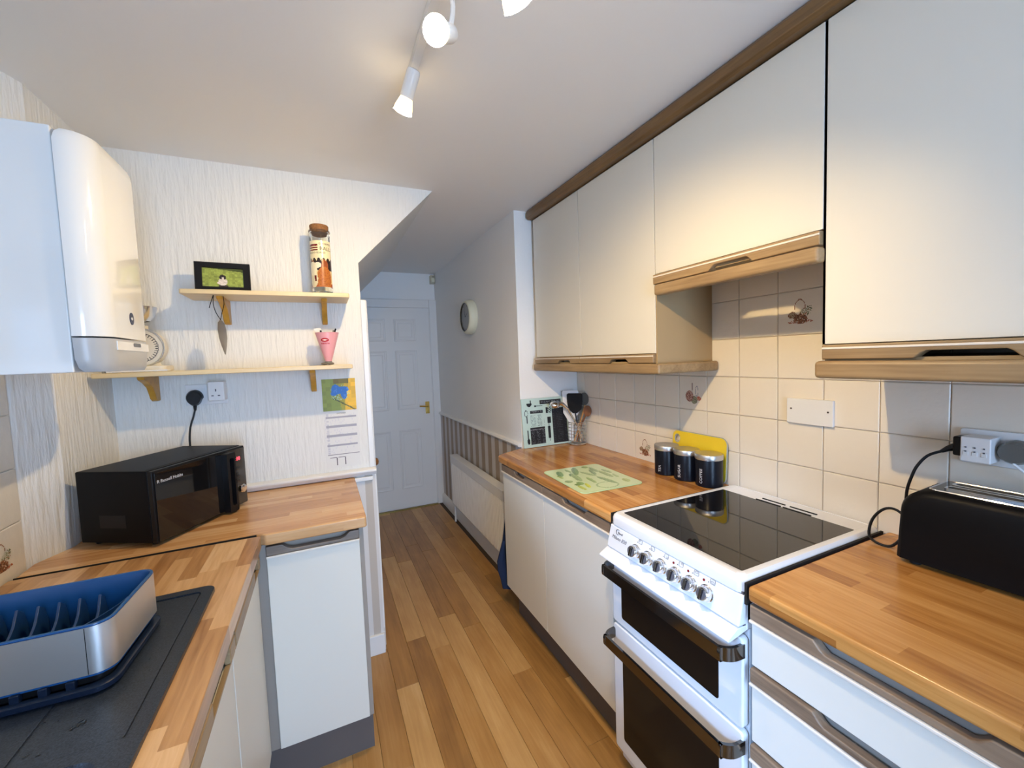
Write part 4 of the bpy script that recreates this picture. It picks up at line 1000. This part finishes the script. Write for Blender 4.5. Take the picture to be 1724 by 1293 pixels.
# glass chopping board printed with a conversion chart, leaning on the end wall
cb=thing('chart_board','pale green glass board printed with kitchen conversion charts, leaning on the end wall','board',(-.25,1.11,.911))
X0,X1,Z0,Z1=-.408,-.075,.912,1.204
def cbm(u,v,o=0): z=Z0+(Z1-Z0)*v; return (X0+(X1-X0)*u,1.098+.028*v-o,z)
b=B(); b.loft([[cbm(0,0),cbm(1,0),cbm(1,1),cbm(0,1)],[cbm(0,0,.005),cbm(1,0,.005),cbm(1,1,.005),cbm(0,1,.005)]])
mk('glass_board',b,pm('pale_green_glass',lin(190,215,208),.12,coat=.5),cb,bev=.001)
def chart(u,v):
    h=hsh(int(u*96),int(v*84)); ink=lin(18,20,26); pale=lin(120,125,130)
    def box(a,b_,c,d): return a<u<b_ and c<v<d
    if box(.38,.82,.87,.955): return pale if (.40<u<.80 and .893<v<.93 and h<.45) else ink
    if E(u,v,.155,.90,.055,.065)<1 and v<.90: return ink
    if abs(u-.19)<.012 and .88<v<.96: return ink
    if box(.27,.43,.835,.85) or E(u,v,.28,.84,.02,.02)<1: return ink
    if .75<E(u,v,.085,.70,.032,.065)<1.2 or (abs(u-.09)<.009 and .50<v<.66): return lin(60,70,75)
    if box(.165,.43,.69,.755): return pale if (.19<u<.41 and .71<v<.735 and h<.4) else ink
    if box(.17,.45,.42,.66): return lin(120,140,140) if (int(v*84)%2==0 and (int(u*30)%4)!=0 and h<.6) else None
    if box(.15,.45,.055,.40): 
        if .34<v<.37: return lin(130,130,135) if h<.5 else ink
        return lin(95,98,104) if (int(v*84)%2==0 and (int(u*26)%3)!=0 and h<.5 and v<.33) else ink
    if box(.49,.60,.68,.80): return ink if (int((u+v)*40)%2==0 or u<.53) else None
    if box(.51,.58,.46,.60): return ink
    if box(.51,.56,.16,.40) or (abs(u-.535)<.008 and .09<v<.46): return ink
    if E(u,v,.10,.13,.028,.06)<1 or (abs(u-.095)<.008 and .12<v<.36): return ink
    if box(.61,.93,.04,.77): return lin(60,62,68) if (int(v*84)%3==0 and (int(u*24)%4)!=0 and h<.6) else ink
    return None
mk('chart_print',B().paint(96,84,lambda u,v:cbm(u,v,.0058),chart),M['painted'],cb,label='black printed tables and utensil silhouettes')

# utensil basket and utensils
ub=thing('utensil_basket','chrome wire utensil basket in the far corner of the worktop','basket',(-.066,1.045,.911))
cxb,cyb,rb=-.066,1.043,.054
b=B()
for z in (.916,.937,.957,.977,.997,1.017,1.037,1.048): b.tube([(cxb+rb*math.cos(t*PI/14),cyb+rb*math.sin(t*PI/14),z) for t in range(28)],.0018 if z<1.04 else .0026,6,closed=True)
mk('hoops',b,M['chrome'],ub)
b=B()
for t in range(6): b.tube([(cxb+rb*math.cos(t*PI/3+.3),cyb+rb*math.sin(t*PI/3+.3),.911),(cxb+rb*math.cos(t*PI/3+.3),cyb+rb*math.sin(t*PI/3+.3),1.049)],.0016,6)
mk('uprights',b,M['chrome'],ub); mk('base_plate',B().lathe([(rb,.913),(rb,.916),(.001,.916)],(cxb,cyb,0),28),M['brushed'],ub)
def uten(name,label,b,mat): return tag(mk(name,b,mat,loc=(cxb,cyb,.93)),label,'utensil','utensils in the wire basket')
def oval(c,rx,rz,th,rt,n=16,lean_=0,curve=0):
    """flat oval blade: rt is the horizontal direction of its width"""
    rt=Vector(rt).normalized(); nn=Vector((-rt.y,rt.x,0)); rr=[]
    pts=[(rx*math.cos(2*PI*i/n),rz*math.sin(2*PI*i/n)) for i in range(n)]
    C=Vector(c)
    return [[tuple(C+rt*x+Vector((0,0,z))+nn*(s*th+curve*(x*x/rx))) for x,z in pts] for s in (-1,1)]
F=Vector((.76,-.65,0)) # towards picture right
b=B().tube([(-.060,1.02,.925),(-.083,1.01,1.02),(-.118,1.03,1.10),(-.135,1.035,1.135)],[.003,.0045,.006,.006],8,4)
b.tube([(-.135,1.035,1.135),(-.165,1.05,1.165),(-.20,1.06,1.17)],[.006,.011,.012],8,4)
b.ball((-.212,1.062,1.160),.034,16,10,(1,1,.7))
uten('ladle','polished steel ladle leaning out to the left of the wire basket',b,M['steel'])
b=B().tube([(-.055,1.03,.925),(-.068,1.045,1.06),(-.072,1.05,1.10)],[.003,.004,.005],8,3)
b.loft([[tuple(Vector((-.075,1.050,z))+F*x*w_+Vector((0,.0,0))+Vector((.4,.9,0)).normalized()*d_) for x,d_ in ((-1,-.002),(1,-.002),(1,.002),(-1,.002))] for z,w_ in ((1.10,.012),(1.125,.040),(1.17,.047),(1.215,.048),(1.223,.040))])
uten('slotted_turner','black turner blade up in the middle of the wire basket',b,M['black'])
b=B().loft([[tuple(Vector((-.090,1.074,z))+F*x*w_+Vector((.4,.9,0)).normalized()*d_) for x,d_ in ((-1,-.004),(1,-.004),(1,.004),(-1,.004))] for z,w_ in ((.93,.012),(1.05,.016),(1.10,.046),(1.232,.050),(1.240,.044))])
uten('white_spatula','white broad plastic spatula at the back of the wire basket',b,M['plastic_white'])
b=B().tube([(-.075,1.03,.925),(-.045,1.04,1.05),(-.028,1.03,1.14)],[.003,.0035,.004],8,3)
b.loft(oval((-.020,1.030,1.185),.030,.040,.003,F,18)); b.loft([[p for p in r] for r in oval((-.020,1.030,1.185),.030,.040,.003,F,18)])
uten('serving_spoon','grey silicone spoon standing to the right in the wire basket',b,M['silicone'])
b=B().tube([(-.085,1.05,.925),(-.052,1.03,1.04),(-.034,1.015,1.115),(-.028,1.01,1.15)],[.004,.0045,.005,.004],8,3)
uten('wooden_spoon','pale wooden spoon handle up in the wire basket',b,M['wood_spoon'])
b=B().tube([(-.082,1.03,.925),(-.050,1.02,1.03),(-.030,1.00,1.09)],[.004,.0045,.005],8,3); b.loft(oval((-.022,.993,1.115),.024,.034,.004,F,16))
uten('wooden_spatula','dark wooden spoon leaning right over the rim of the wire basket',b,M['wood_dark'])
b=B().tube([(-.035,1.02,.925),(-.075,1.005,1.0),(-.092,.992,1.05)],[.0045,.005,.005],8,3)
uten('tongs','shiny steel tongs crossing the front of the wire basket',b,M['chrome'])

# blank switch plate on the tiles
sw=thing('blank_plate','white blank cooker connection plate on the tiles above the hob','plate',(-.005,-.262,1.24))
mk('plate',B().box(-.012,0,-.334,-.190,1.196,1.281),M['plastic_white'],sw,bev=.002)
for y in (-.205,-.320): mk('screw',B().lathe([(.003,0),(.003,.0008),(.001,.0012)],(-.012,y,1.246 if y>-.3 else 1.243),12,Matrix.Rotation(-PI/2,3,'Y')),M['screw'],sw)

# socket, adaptor and plugs by the toaster
so2=thing('wall_socket','white double socket on the tiles behind the toaster, with adaptors in it','socket',(-.005,-.70,1.19))
mk('face_plate',B().prism(rrect(-.758,-.622,1.150,1.236,.006),'x',-.010,0),M['plastic_white'],so2,bev=.002)
ad2=thing('plug_adaptor','white cube adaptor with three socket outlets, left half of the tiled-wall socket','adaptor',(-.045,-.67,1.19))
mk('adaptor_body',B().box(-.066,-.011,-.693,-.641,1.163,1.224),M['plastic_white'],ad2,bev=.003)
for i in range(3):
    y=-.651-.0155*i
    mk('outlet',B().box(-.0672,-.065,y-.0045,y+.0045,1.178,1.188),M['white'],ad2,bev=.0006); mk('pin_hole',B().box(-.0676,-.066,y-.0016,y+.0016,1.187,1.190),M['ink'],ad2); mk('pin_hole',B().box(-.0676,-.066,y-.0016,y+.0016,1.197,1.2),M['ink'],ad2)
pl=thing('plug','black toaster plug in the left side of the white adaptor','plug',(-.04,-.632,1.20))
mk('plug_body',B().box(-.056,-.022,-.640,-.624,1.172,1.220),M['black'],pl,bev=.004)
mk('cable_grip',B().tube([(-.04,-.624,1.190),(-.045,-.612,1.184),(-.05,-.602,1.176)],[.010,.007,.004],8),M['black'],pl)
mk('cable',B().tube([(-.05,-.603,1.177),(-.065,-.582,1.163),(-.075,-.566,1.135),(-.080,-.557,1.105),(-.080,-.548,1.065),(-.075,-.545,1.02),(-.07,-.548,.985)],.0035,8,5),M['black'],pl)
pl2=thing('plug','grey translucent plug with a white cable, right half of the tiled-wall socket','plug',(-.04,-.725,1.19))
b=B(); b.loft([[(x,-.722+a*s,1.193+c*s) for a,c in [(.030*math.cos(2*PI*i/18),.027*math.sin(2*PI*i/18)) for i in range(18)]] for x,s in ((-.0105,1),(-.035,1),(-.048,.8))])
mk('plug_body',b,M['clearplastic'],pl2)
mk('cable',B().tube([(-.045,-.722,1.170),(-.036,-.75,1.14),(-.014,-.79,1.10),(-.013,-.86,1.02),(-.012,-.95,.93)],.0028,8,4),M['plastic_white'],pl2)

# toaster
ts=thing('toaster','black long-slot toaster with a chrome top on the right worktop','toaster',(-.110,-.77,.911),math.radians(2),local=True)
# local: x across (front = -x), y along the wall
def tprof(o,zt):
    y0,y1=-.205+o,.197-o; r=.062
    pts=[]
    for i in range(9):
        t=PI/2*i/8; pts.append((y1-r+ (r)*math.cos(t),zt-r+r*math.sin(t)))
    for i in range(9):
        t=PI/2+PI/2*i/8; pts.append((y0+r+r*math.cos(t),zt-r+r*math.sin(t)))
    pts+= [(y0-.006,.012),(y1+.006,.012)]
    return pts
b=B(); b.loft([[(x,y,z) for y,z in tprof(o,zt)] for x,o,zt in ((-.076,.012,.176),(-.070,.004,.186),(-.060,.0,.192),(.060,.0,.192),(.070,.004,.186),(.076,.012,.176))])
mk('toaster_body',b,M['blackmatte'],ts)
mk('top_plate',B().prism(rrect(-.055,.055,-.150,.148,.014),'z',.190,.1945),M['darkchrome'],ts,bev=.0015,label='dark chrome top plate')
mk('top_rim',B().tube([(x,y,.1935) for x,y in rrect(-.056,.056,-.151,.149,.015)],.0022,6,closed=True),M['chrome'],ts,label='bright chrome rim of the top plate')
for x in (-.022,.022):
    ring0=rrect(x-.016,x+.016,-.131,.129,.009); ring1=rrect(x-.010,x+.010,-.125,.123,.006)
    b=B(); b.loft([[(a,c,z) for a,c in r] for r,z in ((ring0,.194),(ring0,.1985),(ring1,.1985),(ring1,.1945))],True,False)
    sl=mk('bread_slot',b,M['chrome'],ts); b=B(); b.add([(a,c,.1949) for a,c in ring1],[tuple(range(len(ring1)))]); mk('slot_shade',b,M['dark'],sl)  # flat dark face painted as the shaded depth of the slot
for x in (-.05,.05):
    for y in (-.17,.17): mk('foot',B().lathe([(.011,0),(.012,.013)],(x,y,0),12),M['rubber'],ts)
mk('cable',B().tube([(.02,.205,.075),(.022,.235,.098),(.02,.262,.093),(.01,.283,.06),(-.005,.284,.020),(-.012,.265,.006),(-.008,.235,.006),(.0,.215,.035)],.0035,8,5),M['black'],ts)

# ------------------------------------------------------------------ hall things
rdt=thing('radiator','white ribbed panel radiator on the hall wall under the striped wallpaper','radiator',(-.44,1.84,.17))
b=B(); y=1.275; rz0,rz1=.180,.612
prof3=[]
n=44; dy=(2.415-1.275)/n
for i in range(n):
    yy=1.275+i*dy
    for (o_,xx) in ((0,-.484),(.3,-.484),(.45,-.490),(.85,-.490)): prof3.append((xx,yy+o_*dy))
prof3.append((-.484,2.415)); prof3+=[(-.474,2.415),(-.474,1.275)]
b.prism(prof3,'z',rz0+.012,rz1-.055); mk('ribbed_panel',b,M['radiator'],rdt,smooth=False)
mk('panel_edge',B().box(-.491,-.474,1.262,2.428,rz1-.058,rz1).box(-.486,-.474,1.262,2.428,rz0,rz0+.016).box(-.486,-.474,1.262,1.276,rz0,rz1).box(-.486,-.474,2.414,2.428,rz0,rz1),M['radiator'],rdt,bev=.003)
mk('top_grille',B().box(-.492,-.425,1.260,2.430,rz1,rz1+.010),M['radiator'],rdt,bev=.002)
mk('rear_panel',B().box(-.44,-.428,1.27,2.42,rz0,rz1),M['radiator'],rdt)
for yy in (1.45,2.25): mk('wall_bracket',B().box(-.429,-.411,yy-.02,yy+.02,.25,.55),M['radiator'],rdt)
mk('valve',B().tube([(-.455,2.43,.205),(-.455,2.458,.205),(-.455,2.462,.15),(-.455,2.462,.0)],.009,10,2),M['white'],rdt)
mk('valve',B().tube([(-.47,1.262,.545),(-.47,1.250,.545)],.012,10),M['black'],rdt)
# navy cloth hanging on the cabinet end
b=B(); rows=[(.62,-.560,-.545),(.55,-.580,-.53),(.42,-.600,-.50),(.30,-.632,-.47),(.24,-.628,-.46),(.18,-.610,-.46),(.13,-.602,-.47)]
front=[]; 
for z,xa,xb in rows:
    front.append([(xa+(xb-xa)*i/8,1.036+.012*math.sin(i*1.7+z*9)-.0,z) for i in range(9)]+[(xb-(xb-xa)*i/8,1.026+.012*math.sin((8-i)*1.7+z*9),z) for i in range(9)])
b.loft(front)
tw=thing('tea_towel','navy blue cloth hanging on the hall end of the base cabinets','cloth',(-.54,1.03,.13))
mk('cloth',b,M['navycloth'],tw); mk('hook',B().tube([(-.552,1.001,.635),(-.552,1.03,.632),(-.552,1.040,.618),(-.552,1.03,.608)],.003,6,3),M['chrome'],tw)

# wall clock
ck2=thing('wall_clock','round cream wall clock on the hall wall','clock',(-.41,1.93,1.78))
MR=Matrix.Rotation(-PI/2,3,'Y')
mk('clock_case',B().lathe([(.128,0),(.131,.012),(.128,.045),(.118,.060),(.108,.063),(.104,.058)],(-.406,1.93,1.775),40,MR,caps=False),M['clockcream'],ck2)
mk('clock_rim',B().tube([(-.465,1.93+.106*math.cos(t*PI/20),1.775+.106*math.sin(t*PI/20)) for t in range(40)],.004,8,closed=True),M['darkchrome'],ck2)
mk('clock_face',B().lathe([(.106,.054),(.001,.055)],(-.406,1.93,1.775),36,MR,caps=False),M['clockface'],ck2)
mk('clock_hands',B().add([(-.4625,1.93-.004,1.775),(-.4625,1.93+.004,1.775),(-.4625,1.95,1.855),(-.4625,1.947,1.856)],[(0,1,2,3)]).add([(-.463,1.93,1.771),(-.463,1.93,1.779),(-.463,1.88,1.80),(-.463,1.88,1.797)],[(0,1,2,3)]),M['black'],ck2)
mk('hour_marks',B().add([p for i in range(12) for p in [(-.4622,1.93+r_*math.cos(i*PI/6)+s_*.003*math.sin(i*PI/6),1.775+r_*math.sin(i*PI/6)-s_*.003*math.cos(i*PI/6)) for r_,s_ in ((.085,-1),(.085,1),(.096,1),(.096,-1))]],[tuple(4*i+j for j in range(4)) for i in range(12)]),M['ink'],ck2)
# alarm sensor in the corner
ps=thing('alarm_sensor','small cream alarm sensor in the top corner beside the hall door','sensor',(-.43,2.99,2.25))
mk('sensor_body',B().prism([(-.452,3.028),(-.452,2.975),(-.436,2.962),(-.418,2.966),(-.406,2.98),(-.406,3.028)],'z',2.212,2.292),M['pir'],ps,bev=.004)
mk('sensor_lens',B().box(-.446,-.414,2.9595,2.966,2.225,2.262),M['clockcream'],ps,bev=.003)
mk('sensor_window',B().box(-.440,-.420,2.9598,2.966,2.272,2.277),M['screw'],ps)
